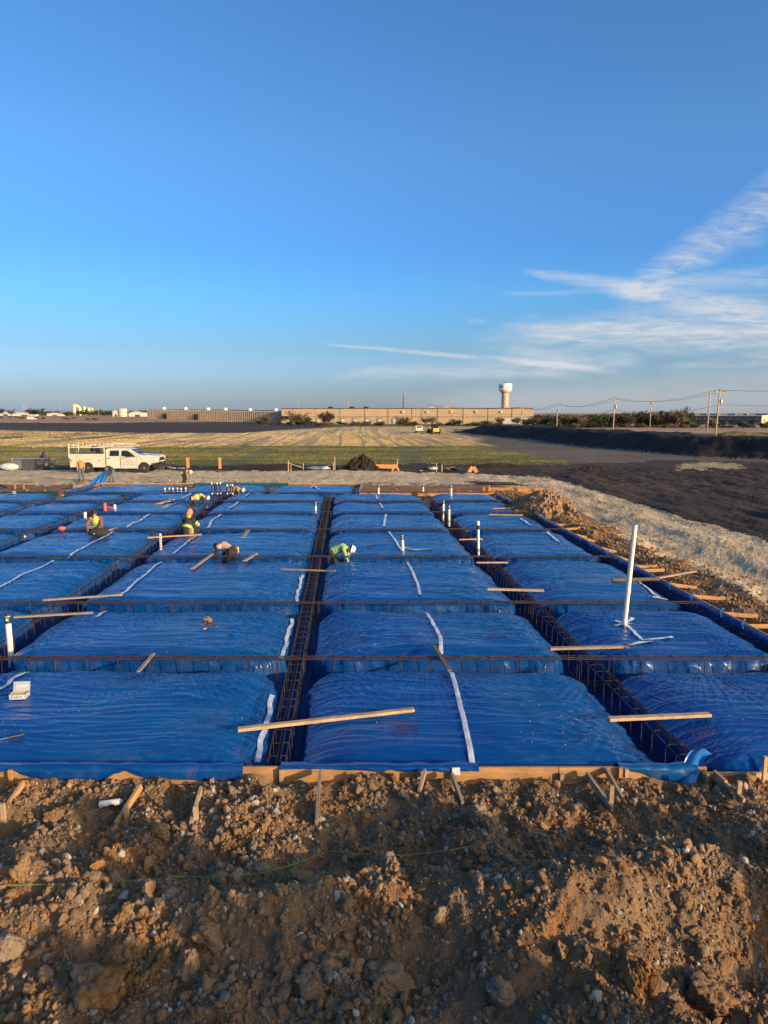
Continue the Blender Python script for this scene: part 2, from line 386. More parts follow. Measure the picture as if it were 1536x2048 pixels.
PLOUGH = soil('ploughed_soil', [(.34, (.030, .023, .020)), (.5, (.058, .046, .040)), (.7, (.105, .085, .07))], .02, .2, 2, .7, .15, stretch=(.3, 2.0, 1))
BROWNF = soil('brown_pasture', [(.34, (0.221, 0.137, 0.088)), (.5, (0.338, 0.215, 0.135)), (.7, (0.481, 0.338, 0.211))], .02, .15, 2, .7, .15, stretch=(.3, 2.0, 1))
ROUGHF = soil('grey_green_pasture', [(.34, (.055, .05, .032)), (.5, (.09, .085, .05)), (.7, (.17, .14, .085))], .03, .2, 2, .7, .15, stretch=(.3, 2.0, 1))
WHITE = plain('white_truck_paint', (.56, .52, .44), .3, .03, 2, coat=.5)
GLASS = plain('dark_glass', (.012, .014, .017), .08, .2, 2, spec=.6)
RUBBER = plain('tyre_rubber', (.022, .021, .02), .85, .3, 9)
CHROME = plain('wheel_metal', (.55, .54, .52), .3, .1, 6, metal=.9)
TRIM = plain('black_trim', (.02, .02, .022), .5, .2, 6)
YELLOW = plain('machine_yellow', (.72, .40, .03), .45, .12, 3)
REDL = plain('red_lettering', (.55, .06, .05), .5, .1)
BLUEL = plain('blue_lettering', (.08, .14, .42), .5, .1)
LAMP = plain('lamp_lens', (.75, .76, .78), .12, .05, spec=.7)
SKIN = plain('skin', (.36, .20, .13), .55, .1, 12)
JEANS = plain('blue_jeans', (.075, .105, .15), .9, .3, 14, bump=.3)
DARKC = plain('dark_cloth', (.018, .018, .022), .9, .3, 14, bump=.3)
BROWNC = plain('brown_work_jacket', (.42, .19, .085), .9, .15, 14, bump=.3)
TANC = plain('tan_jacket', (.24, .17, .11), .9, .2, 14, bump=.3)
PINKC = plain('dusty_pink_shirt', (.42, .28, .25), .9, .2, 14, bump=.3)
PLAID = plain('maroon_sleeve', (.16, .07, .06), .9, .5, 22, bump=.3)
HIVIS = plain('high_visibility_yellow', (.33, .40, .07), .7, .1, 10)
HIVISO = plain('high_visibility_orange', (.85, .22, .05), .7, .1, 10)
GREENC = plain('neon_green_shirt', (.20, .36, .14), .8, .15, 10, bump=.3)
ORANGEC = plain('orange_knit', (.82, .20, .07), .85, .12, 40, bump=.4)
REFLECT = plain('silver_reflective_tape', (.62, .64, .62), .4, .1)
LEATHER = plain('tan_leather', (.42, .26, .11), .7, .2, 10)
HATY = plain('yellow_green_helmet', (.62, .72, .12), .35, .05)
HATC = plain('cream_helmet', (.74, .66, .42), .35, .05)
HATW = plain('white_helmet', (.74, .72, .70), .35, .05)
BOOT = plain('work_boot', (.06, .04, .028), .8, .3, 9)
HAIR = plain('dark_hair', (.012, .010, .009), .8, .3, 30)

# ------------------------------------------------------------------ layout of the slab
SL = -0.0553                                   # the long trenches lean this much sideways per metre
def colx(x0, y): return x0 + SL * y
TRENCH = [-25.6, -17.5, -13.3, -7.55, -1.02, 4.95, 9.5]     # far left, then the five long trenches, then the right form
ROWS = [9.42, 13.72, 17.95, 23.95, 29.75, 35.05, 39.75, 44.0]
BACK = 49.7
LAST = [-20.0, -13.6, -7.7, -1.75]                        # trenches of the short row at the back
def in_slab(x, y, grow=0.0):
    xr = 9.5 + SL * y
    a = (y > 9.3 - grow) & (y < 44.05 + grow) & (x < xr + .05 + grow) & (x > -29)
    b = (y > 40) & (y < BACK + .1 + grow) & (x > -20.15 - grow) & (x < -1.55 + grow)
    return a | b

# ------------------------------------------------------------------ ground
BERM_LINE = [(22, 203), (27, 188), (35, 148), (38, 114), (44, 90), (54, 76), (70, 66), (90, 58)]
def berm_h(x, y):
    d2 = np.full(np.shape(x), 1e9); tt = np.zeros(np.shape(x)); L = 0
    for i in range(len(BERM_LINE) - 1):
        (ax, ay), (bx, by) = BERM_LINE[i], BERM_LINE[i + 1]; l = math.hypot(bx - ax, by - ay)
        k = np.clip(((x - ax) * (bx - ax) + (y - ay) * (by - ay)) / l ** 2, 0, 1)
        q = (x - ax - k * (bx - ax)) ** 2 + (y - ay - k * (by - ay)) ** 2
        tt = np.where(q < d2, L + k * l, tt); d2 = np.minimum(d2, q); L += l
    d = np.sqrt(d2) + 1.2 * fbm(x * .12, y * .12, 50, 3)
    h = 2.35 * sstep(8.0, 1.5, d) * sstep(0, 26, tt) * (1 - .35 * sstep(118, 150, tt)) * (1 + .16 * fbm(x * .09, y * .09, 51, 3))
    return h + (h > .05) * .12 * fbm(x * .8, y * .8, 52, 3)
def gz(x, y):
    x = np.asarray(x, float); y = np.asarray(y, float)
    h = -.30 + .05 * fbm(x * .08, y * .08, 1, 3) + 2.0 * sstep(270, 400, y) * sstep(-45, -130, x)
    h = h + berm_h(x, y) - .0085 * np.clip(y - 275, 0, 4000) * sstep(.17, .23, x / np.maximum(y, 1))
    # wheel ruts and windrows along the gravel road that bends round the slab
    k = sstep(9.0 + SL * y, 11.5 + SL * y, x) * sstep(80, 55, y)
    h = h + k * (.15 * fbm((x - SL * y) * .35, y * .16, 3, 3) + .05 * pn((x - SL * y) * 1.3 + .6 * pn(x * .3, y * .3, 9), y * .22, 4) + .02 * fbm(x * 1.6, y * 1.1, 5, 3, .6) + .018 * fbm(x * 4.2, y * 3.6, 15, 3, .65))
    h = h + sstep(48, 52, y) * sstep(72, 64, y) * (.06 * pn(x * .16, y * 1.0, 6) + .045 * fbm(x * 1.1, y * 1.5, 7, 4, .6))
    # spoil thrown up along the right form
    e = x - (9.5 + SL * y)
    h = h + sstep(.3, .9, e) * sstep(3.4, 1.5, e) * sstep(50, 42, y) * (.16 + .14 * fbm(x * .7, y * .7, 8, 4)) 
    return h

def pwl(x, pts):
    xs, ys = zip(*pts); return np.interp(x, xs, ys)
def hit(px, py):
    z = -.3
    for _ in range(40):
        p = at(px, py, z); z = .8 * z + .2 * float(gz(p.x, min(p.y, 4000)))
    return at(px, py, z)
GEDGE = [(-800, 938), (0, 938), (330, 940), (560, 941), (700, 940), (900, 946), (1000, 949), (1100, 956), (1200, 986), (1300, 1012), (1400, 1042), (1536, 1080), (2400, 1330)]
def build_ground():
    v = np.concatenate([np.linspace(2.2, 12, 34), np.linspace(12.3, 60, 130), np.linspace(60.6, 150, 150), np.linspace(150.8, 262, 130), np.linspace(264, 900, 150)])
    Y = 5.25 * FPX / v                                    # rows from far to near
    Y = Y[Y > 8.9]
    Y = np.concatenate([[12000, 7000], Y, [8.9]])
    u = np.concatenate([np.linspace(-3.5, -.75, 30), np.linspace(-.74, .74, 760), np.linspace(.76, 3.5, 30)])
    X = u[None, :] * (Y[:, None] + .0); YY = np.repeat(Y[:, None], len(u), 1)
    Z = gz(X, YY); Z = np.where(YY > 6000, 0, Z)
    nx, ny = len(u), len(Y)
    V = np.stack([X, YY, Z], -1).reshape(-1, 3); F = grid_faces(nx, ny)[:, ::-1]
    cx, cy = V[F].mean(1)[:, 0], V[F].mean(1)[:, 1]
    keep = ~(in_slab(cx, cy) | (cy < 9.25)); F = F[keep]; cx = cx[keep]; cy = cy[keep]
    P, Q = pix(cx, cy, gz(cx, cy) - berm_h(cx, cy))            # where the plan boundaries were read
    n1 = fbm(cx * .05, cy * .05, 20, 5, .6); n2 = fbm(cx * .5, cy * .5, 21, 4, .6); n3 = fbm(cx * .012, cy * .04, 22, 4, .6)
    s = np.clip((Q - 826) / 120, .02, 2.5)
    q = Q + s * (6 * n1 + 3.0 * n2)
    e = cx - (9.5 + SL * cy)
    gravel_edge = pwl(P, [(-800, 938), (0, 938), (330, 940), (560, 941), (700, 940), (900, 946), (1000, 949), (1100, 956), (1200, 986), (1300, 1012), (1400, 1042), (1536, 1080), (2400, 1330)])
    zone = np.full(cx.shape, 3)                            # 3 = short grass
    qf = Q + s * (5 * n3 + 4 * n2)
    zone[qf < pwl(P, [(-500, 890), (0, 888), (500, 893), (1000, 892), (1100, 900)])] = 4            # dry stubble
    zone[(qf < 878) & (qf > 866) & (P + 120 * n3 < 330)] = 3
    zone[(qf < 886) & (P + 60 * n3 < 150) & (qf > 879)] = 4
    zone[Q + s * 3 * n2 < pwl(P, [(-900, 861), (0, 860), (300, 866), (480, 866), (600, 858), (760, 850), (770, 840)])] = 5        # ploughed
    zone[Q + s * 3 * n2 < pwl(P, [(-900, 845), (0, 845), (200, 846), (300, 844), (700, 844), (720, 838)])] = 6      # brown pasture
    zone[(Q < 853) & (P > 640) & (P < 1000)] = 3
    zone[(Q < 846.5) & (P > 560) & (P < 1060)] = 6
    zone[(Q < 872) & (P > 1040)] = 6
    zone[(Q > 866 + 3 * n1) & (P > 1380 - (Q - 866) * 6 + 60 * n1) & (Q < 893)] = 7                # grey green pasture
    tl = pwl(Q, [(855, 890), (862, 905), (875, 935), (900, 1000), (925, 1130), (935, 1200)])
    zone[(P + 45 * n3 + 25 * n2 > tl) & (Q > 858) & (cx < 75) & (berm_h(cx, cy) < .1) & (zone != 7) & (Q > 870)] = 8   # grey track
    zone[(P > tl + 20 * n2) & (Q > 858) & (Q < 871) & (P < 1040)] = 8
    black_top = pwl(P, [(-800, 926), (0, 927), (500, 931), (640, 930), (850, 928), (960, 931), (1010, 934), (1130, 929), (1180, 926), (1330, 921), (1536, 926), (2000, 940)])
    zone[(q > black_top) & (Q > 900)] = 2
    zone[(Q > 922) & (Q < 941) & (P > 1360 + 20 * n2) & (P < 1480 - 20 * n2) & (Q + 6 * n2 > 926) & (Q + 5 * n2 < 938)] = 4
    zone[berm_h(cx, cy) > .10] = 9
    g = Q + s * (2.0 * n2 + 2.5 * n1) > gravel_edge
    zone[g] = 1
    zone[(e > 0) & (e < 2.5 + 1.3 * n1 * 2 + 1.2 * n2) & (cy < 46) & (cy > 9)] = 0                # clay beside the right form
    zone[(cy < 52 + 1.5 * n2) & g & (e < 2)] = 0
    zone[(cy < 50) & (cx > -1.6) & (e < 1.5) & (cy > 43.5)] = 0
    names = [('clay_strip', SOIL), ('gravel_road', GRAVEL), ('black_soil_ground', BLACKSOIL), ('grass_field', GRASS), ('stubble_field', STUBBLE),
             ('ploughed_field', PLOUGH), ('brown_pasture', BROWNF), ('rough_pasture', ROUGHF), ('dirt_track', TRACK), ('earth_bank', BERM)]
    for k, (nm, mt) in enumerate(names):
        f = F[zone == k]
        if not len(f): continue
        used, inv = np.unique(f, return_inverse=True)
        o = link_mesh(nm, np_mesh(nm, V[used], inv.reshape(f.shape), mt)); o['kind'] = 'structure'
build_ground()

def blades(name, n, ybounds, pxb, h, w, mat, keep):
    # upright stalks that catch the low sun, thick enough to read at this distance
    v = rng.uniform(1 / ybounds[1], 1 / ybounds[0], n); y = 1 / v; px = rng.uniform(pxb[0], pxb[1], n); x = (px - 768) / FPX * y
    z = gz(x, y); P, Q = pix(x, y, z); rut = np.abs(pn((x + .045 * y) / 2.6 + .6 * pn(x * .02, y * .01, 93), y * .004, 94)) < .16
    nz = 5 * fbm(x * .012, y * .04, 22, 4, .6) + 4 * fbm(x * .5, y * .5, 21, 4, .6); Q = Q + nz * np.clip((Q - 826) / 120, .02, 2.5)
    ok = keep(x, y, P, Q) & (~rut | (name == 'grass_blades')) & (fbm(x * .15, y * .05, 90, 3) > -.25 + rng.uniform(-.4, .3, n)); x, y, z = x[ok], y[ok], z[ok]; n = len(x)
    a = rng.uniform(0, math.pi, n); hh = h * rng.uniform(.5, 1.3, n) * (y / 100) ** .35; ww = w * rng.uniform(.5, 1.2, n) * (y / 100) ** .5
    dx, dy = np.cos(a) * ww, np.sin(a) * ww; lx, ly = rng.normal(0, .25, n) * hh, rng.normal(0, .25, n) * hh
    V = np.stack([np.stack([x - dx, y - dy, z - .01], 1), np.stack([x + dx, y + dy, z - .01], 1), np.stack([x + lx + dx * .3, y + ly + dy * .3, z + hh], 1)], 1).reshape(-1, 3)
    o = link_mesh(name, np_mesh(name, V, np.arange(3 * n).reshape(-1, 3), mat, False)); o['kind'] = 'stuff'
TL = [(855, 890), (862, 905), (875, 935), (900, 1000), (925, 1130), (935, 1200)]
blades('stubble_stalks', 150000, (108, 270), (-60, 1120), .075, .085, STUBBLE, lambda x, y, P, Q: (Q < 893) & (Q > 853) & (P < pwl(Q, TL) + 20) & (Q > pwl(P, [(-900, 863), (0, 862), (300, 868), (480, 868), (600, 860), (760, 852)])))
blades('grass_blades', 130000, (70, 125), (-60, 1150), .06, .065, GRASS, lambda x, y, P, Q: (Q < 928) & (Q > 882) & (P < pwl(Q, TL) + 10))

# soil bank in front of the form, where the photographer stands
def bank_h(x, y):
    x = np.asarray(x, float); y = np.asarray(y, float)
    h = -.175 + .05 * fbm(x * 1.2, y * 0, 37, 2)
    def hump(cx, cy, sx, sy, a, rot=0):
        c, s_ = math.cos(rot), math.sin(rot); dx = (x - cx) * c + (y - cy) * s_; dy = -(x - cx) * s_ + (y - cy) * c
        return a * np.exp(-(dx / sx) ** 2 - (dy / sy) ** 2)
    h = h + hump(2.15, 6.35, 1.15, .62, .80, .12) + hump(3.6, 6.7, .9, .6, .45, .2) + hump(.55, 6.6, .9, .45, .28, -.1)
    h = h + hump(.95, 7.55, .42, .35, .32) + hump(-1.0, 6.45, 1.0, .4, .34, .25) + hump(-2.8, 6.55, 1.1, .5, .30, -.2) + hump(-4.2, 7.0, 1.0, .6, .3)
    h = h + hump(2.0, 5.1, .9, .7, .16) + hump(-1.8, 5.0, .8, .5, .12)
    # the heap to the right and behind, out of the picture, whose long shadow lies over the near ground
    h = h + (1 + .38 * fbm(x * 1.1, y * 1.1, 35, 4, .6)) * (hump(4.9, 1.6, 1.9, 1.6, 2.05, -.2) + hump(6.1, 4.9, .95, .95, 1.25) + hump(1.5, .6, 2.6, 1.5, 1.1) + hump(0, -2.5, 5, 2.6, 1.7) + hump(5.7, 6.6, .8, .8, .6))
    h = h + .11 * fbm(x * .9, y * .9, 31, 3) + .075 * fbm(x * 2.3, y * 2.3, 33, 3)
    return h
def bank_fine(x, y):
    r = 1 - np.abs(pn(x * 5.2, y * 5.2, 41)) * 1.6; r2 = 1 - np.abs(pn(x * 11.5, y * 11.5, 42)) * 1.6
    return .026 * r + .012 * r2 + .010 * fbm(x * 19, y * 19, 43, 3, .6) - .03
def bank_z(x, y): return bank_h(x, y) + bank_fine(np.asarray(x, float), np.asarray(y, float)) * sstep(9.4, 9.0, np.asarray(y, float))
def build_bank():
    xs = np.concatenate([np.linspace(-40, -7, 24), np.linspace(-6.9, -5.7, 12), np.linspace(-5.65, 5.65, 640), np.linspace(5.7, 6.9, 12), np.linspace(7, 40, 24)])
    ys = np.concatenate([np.linspace(-40, -2, 20), np.linspace(-1.8, 4.2, 50), np.linspace(4.22, 9.29, 330)])
    X, Y = np.meshgrid(xs, ys); Z = bank_z(X, Y)
    Z = np.where((np.abs(X) > 8) | (Y < -6), bank_h(X, Y), Z)
    o = link_mesh('soil_bank', np_mesh('soil_bank', np.stack([X, Y, Z], -1).reshape(-1, 3), grid_faces(len(xs), len(ys)), SOIL)); o['kind'] = 'structure'
    m = MB(); m.add([(-3000, -3000, -.75), (3000, -3000, -.75), (3000, -40, -.75), (-3000, -40, -.75)], [(0, 1, 2, 3)])
    m.add([(-3000, -40, -.75), (-40, -40, -.75), (-40, 8.95, -.75), (-3000, 8.95, -.75)], [(0, 1, 2, 3)])
    m.add([(40, -40, -.75), (3000, -40, -.75), (3000, 8.95, -.75), (40, 8.95, -.75)], [(0, 1, 2, 3)])
    o = m.build('ground', SOIL); o['kind'] = 'structure'
build_bank()

# ------------------------------------------------------------------ clods
def clod_mesh(name, sub, seed, mat, flat=.75, rough=1.0):
    bm = bmesh.new(); bmesh.ops.create_icosphere(bm, subdivisions=sub, radius=1.0)
    r = random.Random(seed); planes = []
    for i in range(14):
        d = Vector((r.gauss(0, 1), r.gauss(0, 1), r.gauss(0, 1))).normalized(); planes.append((d, r.uniform(.52, .90)))
    from mathutils import noise
    off = Vector((seed * 3.1, seed * 1.7, 0))
    for v in bm.verts:
        d = v.co.normalized(); rad = 1.0
        for pd, pk in planes:
            c = d.dot(pd)
            if c > .05: rad = min(rad, pk / c)
        n = noise.noise(d * 1.3 + off) * .22 + noise.noise(d * 3.1 + off) * .13 * rough + noise.noise(d * 7.0 + off) * .07 * rough
        if sub > 2: n += noise.noise(d * 15.0 + off) * .045 - abs(noise.noise(d * 4.0 + off)) * .20 - abs(noise.noise(d * 9.0 + off)) * .08
        if sub > 4: n += noise.noise(d * 31.0 + off) * .022 + noise.noise(d * 60.0 + off) * .010
        v.co = d * (rad + n)
    sx, sy, sz = r.uniform(.8, 1.25), r.uniform(.75, 1.1), flat * r.uniform(.75, 1.15)
    for v in bm.verts: v.co = Vector((v.co.x * sx, v.co.y * sy, v.co.z * sz))
    me = bpy.data.meshes.new(name); bm.to_mesh(me); bm.free(); me.materials.append(mat)
    me.polygons.foreach_set('use_smooth', [sub > 2] * len(me.polygons)); return me
def mesh_arrays(me):
    V = np.empty(len(me.vertices) * 3, np.float32); me.vertices.foreach_get('co', V)
    F = np.empty(len(me.polygons) * 3, np.int32); me.polygons.foreach_get('vertices', F); return V.reshape(-1, 3), F.reshape(-1, 3)
BIGCLOD = [clod_mesh('clod', 5, 100 + i, CLOD if i % 4 else CLODG) for i in range(12)]
MIDCLOD = [clod_mesh('clod', 3, 200 + i, CLOD if i % 4 else CLODG) for i in range(12)]
SMALLCLOD = [mesh_arrays(clod_mesh('clod', 1, 300 + i, CLOD, .8)) for i in range(12)]
SMALL2 = [mesh_arrays(clod_mesh('clod', 2, 340 + i, CLOD, .8)) for i in range(10)]
def scatter_mesh(name, pts, sizes, mat, protos=SMALLCLOD, sink=.25):
    """crumbs nobody could count, joined into one mesh"""
    Vs, Fs, o = [], [], 0
    for p, s in zip(pts, sizes):
        V, F = protos[rng.integers(len(protos))]
        M = np.array(Euler(rng.uniform(0, 6.28, 3)).to_matrix())
        W = (V * s) @ M.T + np.array([p[0], p[1], p[2] + s * (.5 - sink)])
        Vs.append(W); Fs.append(F + o); o += len(V)
    ob = link_mesh(name, np_mesh(name, np.concatenate(Vs), np.concatenate(Fs), mat, False)); ob['kind'] = 'stuff'; return ob

PALE = soil('pale_clod', [(.30, (.22, .19, .15)), (.46, (.34, .30, .245)), (.6, (.43, .39, .33)), (.75, (.52, .48, .42))], 2.2, 11, 60, .9, .02)
CRUMBS = [clod_mesh('crumb', 2, 300 + i, PALE if i == 9 else CLODG if i % 4 == 0 else CLOD, .85) for i in range(16)]
def instancer(name, pts, sizes, protos):
    n = len(pts); me = bpy.data.meshes.new(name); me.vertices.add(n); me.vertices.foreach_set('co', np.asarray(pts, np.float32).ravel())
    a = me.attributes.new('sc', 'FLOAT', 'POINT'); a.data.foreach_set('value', np.asarray(sizes, np.float32))
    a = me.attributes.new('rot', 'FLOAT_VECTOR', 'POINT'); a.data.foreach_set('vector', rng.uniform(0, 6.28, n * 3).astype(np.float32))
    a = me.attributes.new('pick', 'INT', 'POINT'); a.data.foreach_set('value', rng.integers(0, len(protos), n).astype(np.int32))
    o = link_mesh(name, me); o['kind'] = 'stuff'
    ng = bpy.data.node_groups.new(name, 'GeometryNodeTree'); t = NT(ng)
    ng.interface.new_socket('Geometry', in_out='INPUT', socket_type='NodeSocketGeometry'); ng.interface.new_socket('Geometry', in_out='OUTPUT', socket_type='NodeSocketGeometry')
    gi = t.node('NodeGroupInput'); go = t.node('NodeGroupOutput'); ins = t.node('GeometryNodeInstanceOnPoints'); jn = t.node('GeometryNodeJoinGeometry')
    for p in protos:
        ob = bpy.data.objects.new('crumb', p); oi = t.node('GeometryNodeObjectInfo'); oi.inputs['Object'].default_value = ob; oi.inputs['As Instance'].default_value = True
        t.l.new(oi.outputs['Geometry'], jn.inputs[0])
    def attr(nm, typ):
        q = t.node('GeometryNodeInputNamedAttribute', data_type=typ); q.inputs['Name'].default_value = nm; return q.outputs['Attribute']
    t.l.new(gi.outputs[0], ins.inputs['Points']); t.l.new(jn.outputs[0], ins.inputs['Instance']); ins.inputs['Pick Instance'].default_value = True
    t.l.new(attr('pick', 'INT'), ins.inputs['Instance Index']); t.l.new(attr('rot', 'FLOAT_VECTOR'), ins.inputs['Rotation']); t.l.new(attr('sc', 'FLOAT'), ins.inputs['Scale'])
    t.l.new(ins.outputs[0], go.inputs[0]); md = o.modifiers.new('crumbs', 'NODES'); md.node_group = ng; return o
HERO = [  # px, py, size px, label
    ((772, 1968), 60, 'large brown boulder of clay at the bottom of the soil bank, below the centre'),
    ((195, 1985), 58, 'big rounded brown clod near the lower left corner of the soil bank'),
    ((565, 1895), 30, 'upright smooth brown clod standing alone in the lower middle of the bank'),
    ((375, 1945), 36, 'flat topped grey clod on the lower slope, left of the upright smooth clod'),
    ((620, 1975), 36, 'blocky brown clod just left of the large boulder at the bottom'),
    ((780, 1742), 34, 'pale grey pyramid shaped clod in the hollow behind the front ridge'),
    ((962, 1650), 44, 'broken slab of grey clay standing on edge behind the lit ridge'),
    ((1262, 1955), 46, 'long leaning pale clod on the lower right slope'),
    ((1420, 2000), 50, 'large rough clod at the lower right corner of the soil bank'),
    ((690, 1812), 30, 'tall narrow pinkish clod on the slope left of centre'),
    ((600, 1765), 30, 'sunlit orange clod crowning the low mound left of centre'),
    ((425, 1805), 30, 'sunlit crumbling orange clod on the small mound left of the tall narrow clod'),
    ((295, 1790), 30, 'sunlit slanting slab of clay near the left side of the bank'),
    ((40, 1745), 36, 'sunlit split clod at the left edge below the long timber brace'),
    ((108, 1638), 28, 'flat sunlit stone beside the leftmost timber brace'),
    ((320, 1668), 26, 'sunlit layered flake of clay below the short brace peg'),
    ((1455, 1770), 34, 'smooth brown clod high on the right end of the lit ridge'),
    ((1000, 1990), 36, 'grey rounded clod on the valley floor right of the large boulder'),
    ((12, 1900), 34, 'pale grey clod cut by the left edge of the picture'),
    ((415, 1875), 38, 'knobbly twin clod in the middle left of the slope'),
    ((1355, 1540), 16, 'round grey clod lying against the blue flap by the right trench'),
    ((690, 1580), 14, 'yellow brown clod at the foot of the front form board'),
]
def hero_z(px, py):
    z = 0.0
    for _ in range(12):
        p = at(px, py, z); z = .5 * z + .5 * float(bank_h(p.x, p.y))
    return at(px, py, z)
GB = 'clods of clay on the soil bank'
def build_clods():
    for i, ((x, y), s, lab) in enumerate(HERO):
        p = hero_z(x, y); d = math.hypot(p.y, CAMH - p.z); r = .88 * s / FPX * d
        sc = (r, r * random.uniform(.8, 1.1), r * random.uniform(.85, 1.15))
        if 'tall' in lab or 'upright' in lab or 'pyramid' in lab: sc = (r * .75, r * .75, r * 1.5)
        if 'long' in lab or 'slab' in lab or 'slanting' in lab: sc = (r * .6, r * .8, r * 1.35)
        o = link_mesh('soil_clod', BIGCLOD[(i * 4) % 12 if 'grey' in lab else (1, 2, 3, 5, 6, 7, 9, 10, 11)[i % 9]], None, (p.x, p.y, p.z + sc[2] * .18), (random.uniform(-.3, .3), random.uniform(-.3, .3), random.uniform(0, 6)), sc)
        tag(o, lab, 'clod', GB)
    P = []
    n = 0
    while n < 19000:
        k = 6000
        y = rng.uniform(4.3, 9.2, k); x = rng.uniform(-1, 1, k) * (y * .60 + .6)
        dens = .45 + .9 * fbm(x * .8, y * .8, 61, 3)
        ok = rng.uniform(0, 1, k) < np.clip(dens, .08, 1)
        x, y = x[ok], y[ok]
        s = .0095 * rng.uniform(.004, 1, len(x)) ** -.52
        s = np.where(s > .11, .11 * rng.uniform(.3, 1, len(x)), s)
        P.append(np.stack([x, y, s], 1)); n += len(x)
    P = np.concatenate(P)[:19000]
    app = P[:, 2] / np.hypot(P[:, 1], 4.8); order = np.argsort(-app); P = P[order]
    nb = 270
    for i, (x, y, s) in enumerate(P[:nb]):
        z = float(bank_z(x, y))
        me = (BIGCLOD if s > .10 else MIDCLOD)[i % 12]
        o = link_mesh('soil_clod', me, None, (x, y, z + s * .15), (random.uniform(0, 6), random.uniform(-.6, .6), random.uniform(0, 6)), (s, s * random.uniform(.75, 1.1), s * random.uniform(.75, 1.1)))
        P_, Q_ = pix(x, y, z)
        where = ('upper slope' if Q_ < 1690 else 'middle slope' if Q_ < 1850 else 'lower slope') + ' of the soil bank, ' + ('at the left' if P_ < 300 else 'left of centre' if P_ < 620 else 'in the centre' if P_ < 920 else 'right of centre' if P_ < 1230 else 'at the right')
        tag(o, ('fist sized ' if s < .06 else 'head sized ') + ('greyish' if i % 4 == 0 else 'brown') + ' clod on the ' + where, 'clod', GB)
    n = 130000
    y = rng.uniform(4.2, 9.28, n); x = rng.uniform(-1, 1, n) * (y * .60 + .7); dens = .62 + .9 * fbm(x * .9, y * .9, 61, 3) + .5 * sstep(7.6, 9, y)
    ok = rng.uniform(0, 1, n) < np.clip(dens, .22, 1); x, y = x[ok], y[ok]; sz = np.minimum(.0070 * rng.uniform(.002, 1, len(x)) ** -.45, .062) * (.8 + .5 * np.clip(fbm(x * 1.3, y * 1.3, 67, 2), -.5, 1))
    instancer('soil_crumbs', np.stack([x, y, bank_z(x, y) + sz * .2], 1), sz, CRUMBS)
    Q = P[nb:]; instancer('soil_crumbs', np.stack([Q[:, 0], Q[:, 1], bank_z(Q[:, 0], Q[:, 1]) + Q[:, 2] * .2], 1), Q[:, 2], CRUMBS)
    # clods along the right form and behind the slab
    pts, sz = [], []
    for i in range(3600):
        y = 9.6 + 37 * rng.uniform() ** 1.3; e = rng.gamma(2.0, .55) + .25
        if e > 4: continue
        x = 9.5 + SL * y + e; pts.append((x, y, float(gz(x, y)))); sz.append(.02 + .06 * rng.uniform() ** 4 + y * .0008)
    for i in range(1500):
        x = rng.uniform(-30, 8); y = (44.3 if (x < -20.3 or x > -1.4) else 49.9) + abs(rng.normal(0, 1.6))
        pts.append((x, y, float(gz(x, y)))); sz.append(.05 + .10 * rng.uniform() ** 3)
    scatter_mesh('soil_crumbs', pts, sz, CLOD)
    pts, sz = [], []
    for i in range(6500):
        x = rng.uniform(-26, 28); y = rng.uniform(52, 64)
        if i % 4: y = rng.uniform(12, 52); x = 9.5 + SL * y + rng.uniform(2.5, 10)
        P_, Q_ = pix(x, y, -.3)
        if Q_ < pwl(P_, GEDGE) + 4: continue
        pts.append((x, y, float(gz(x, y)))); sz.append(.012 + .035 * rng.uniform() ** 3 + y * .0004)
    scatter_mesh('road_stones', pts, sz, GRAVEL)
    pts, sz = [], []
    for i in range(900):
        y = rng.uniform(36, 90); x = rng.uniform(14, 46) if i % 3 else rng.uniform(-30, 16)
        if x < 14 or y > 60: y = rng.uniform(66, 76) if x < 14 else y
        pts.append((x, y, float(gz(x, y)))); sz.append(.03 + .07 * rng.uniform() ** 3)
    scatter_mesh('black_soil_lumps', pts, sz, BERM)
build_clods()

def pile(name, label, cat, cx, cy, rx, ry, h, mat, seed, n=70, lump=.16, group=None):
    """heap of spoil: one rough mesh with lumps worked into its surface"""
    base = float(gz(cx, cy)) - .12
    g = np.linspace(-1.25, 1.25, n); X, Y = np.meshgrid(g, g); rr = np.hypot(X, Y) * (1 + .25 * fbm(X * 1.4, Y * 1.4, seed, 3))
    Z = h * np.clip(1.12 - rr, 0, 1) ** .85 + (rr < 1.15) * lump * h * (fbm(X * 4, Y * 4, seed + 5, 4, .65) + .5 * (1 - np.abs(pn(X * 9, Y * 9, seed + 8)) * 2))
    Z = np.where(rr > 1.13, -.15, Z)
    V = np.stack([X * rx, Y * ry, Z], -1).reshape(-1, 3)
    o = link_mesh(name, np_mesh(name, V, grid_faces(n, n), mat, False), None, (cx, cy, base)); return tag(o, label, cat, group)
p = at(722, 943, -.3); pile('dirt_pile', 'tall heap of black soil at the far side of the gravel road', 'dirt pile', p.x, p.y + 2.2, 1.75, 1.5, 1.30, BERM, 71, 90, .16)
p = at(1085, 1022, -.2); pile('dirt_pile', 'lumpy heap of sunlit brown clay beside the far right corner of the form', 'dirt pile', p.x, p.y, 1.7, 2.6, .95, CLOD, 72, 80)
p = at(572, 940, -.3); pile('dirt_pile', 'long low heap of black soil at the roadside, left of the tall heap', 'dirt pile', p.x - .5, p.y + 2, 4.6, 1.2, .55, BERM, 73)
p = at(1000, 936, -.3); pile('dirt_pile', 'low rumpled heap of dark soil with rags and sacks near the road', 'dirt pile', p.x, p.y + 1, 3.4, 1.1, .45, BERM, 74)
p = at(1190, 940, -.3); pile('dirt_pile', 'small black soil heap between the grass and the gravel bend', 'dirt pile', p.x, p.y, 2.2, 1.0, .5, BERM, 75, 40)
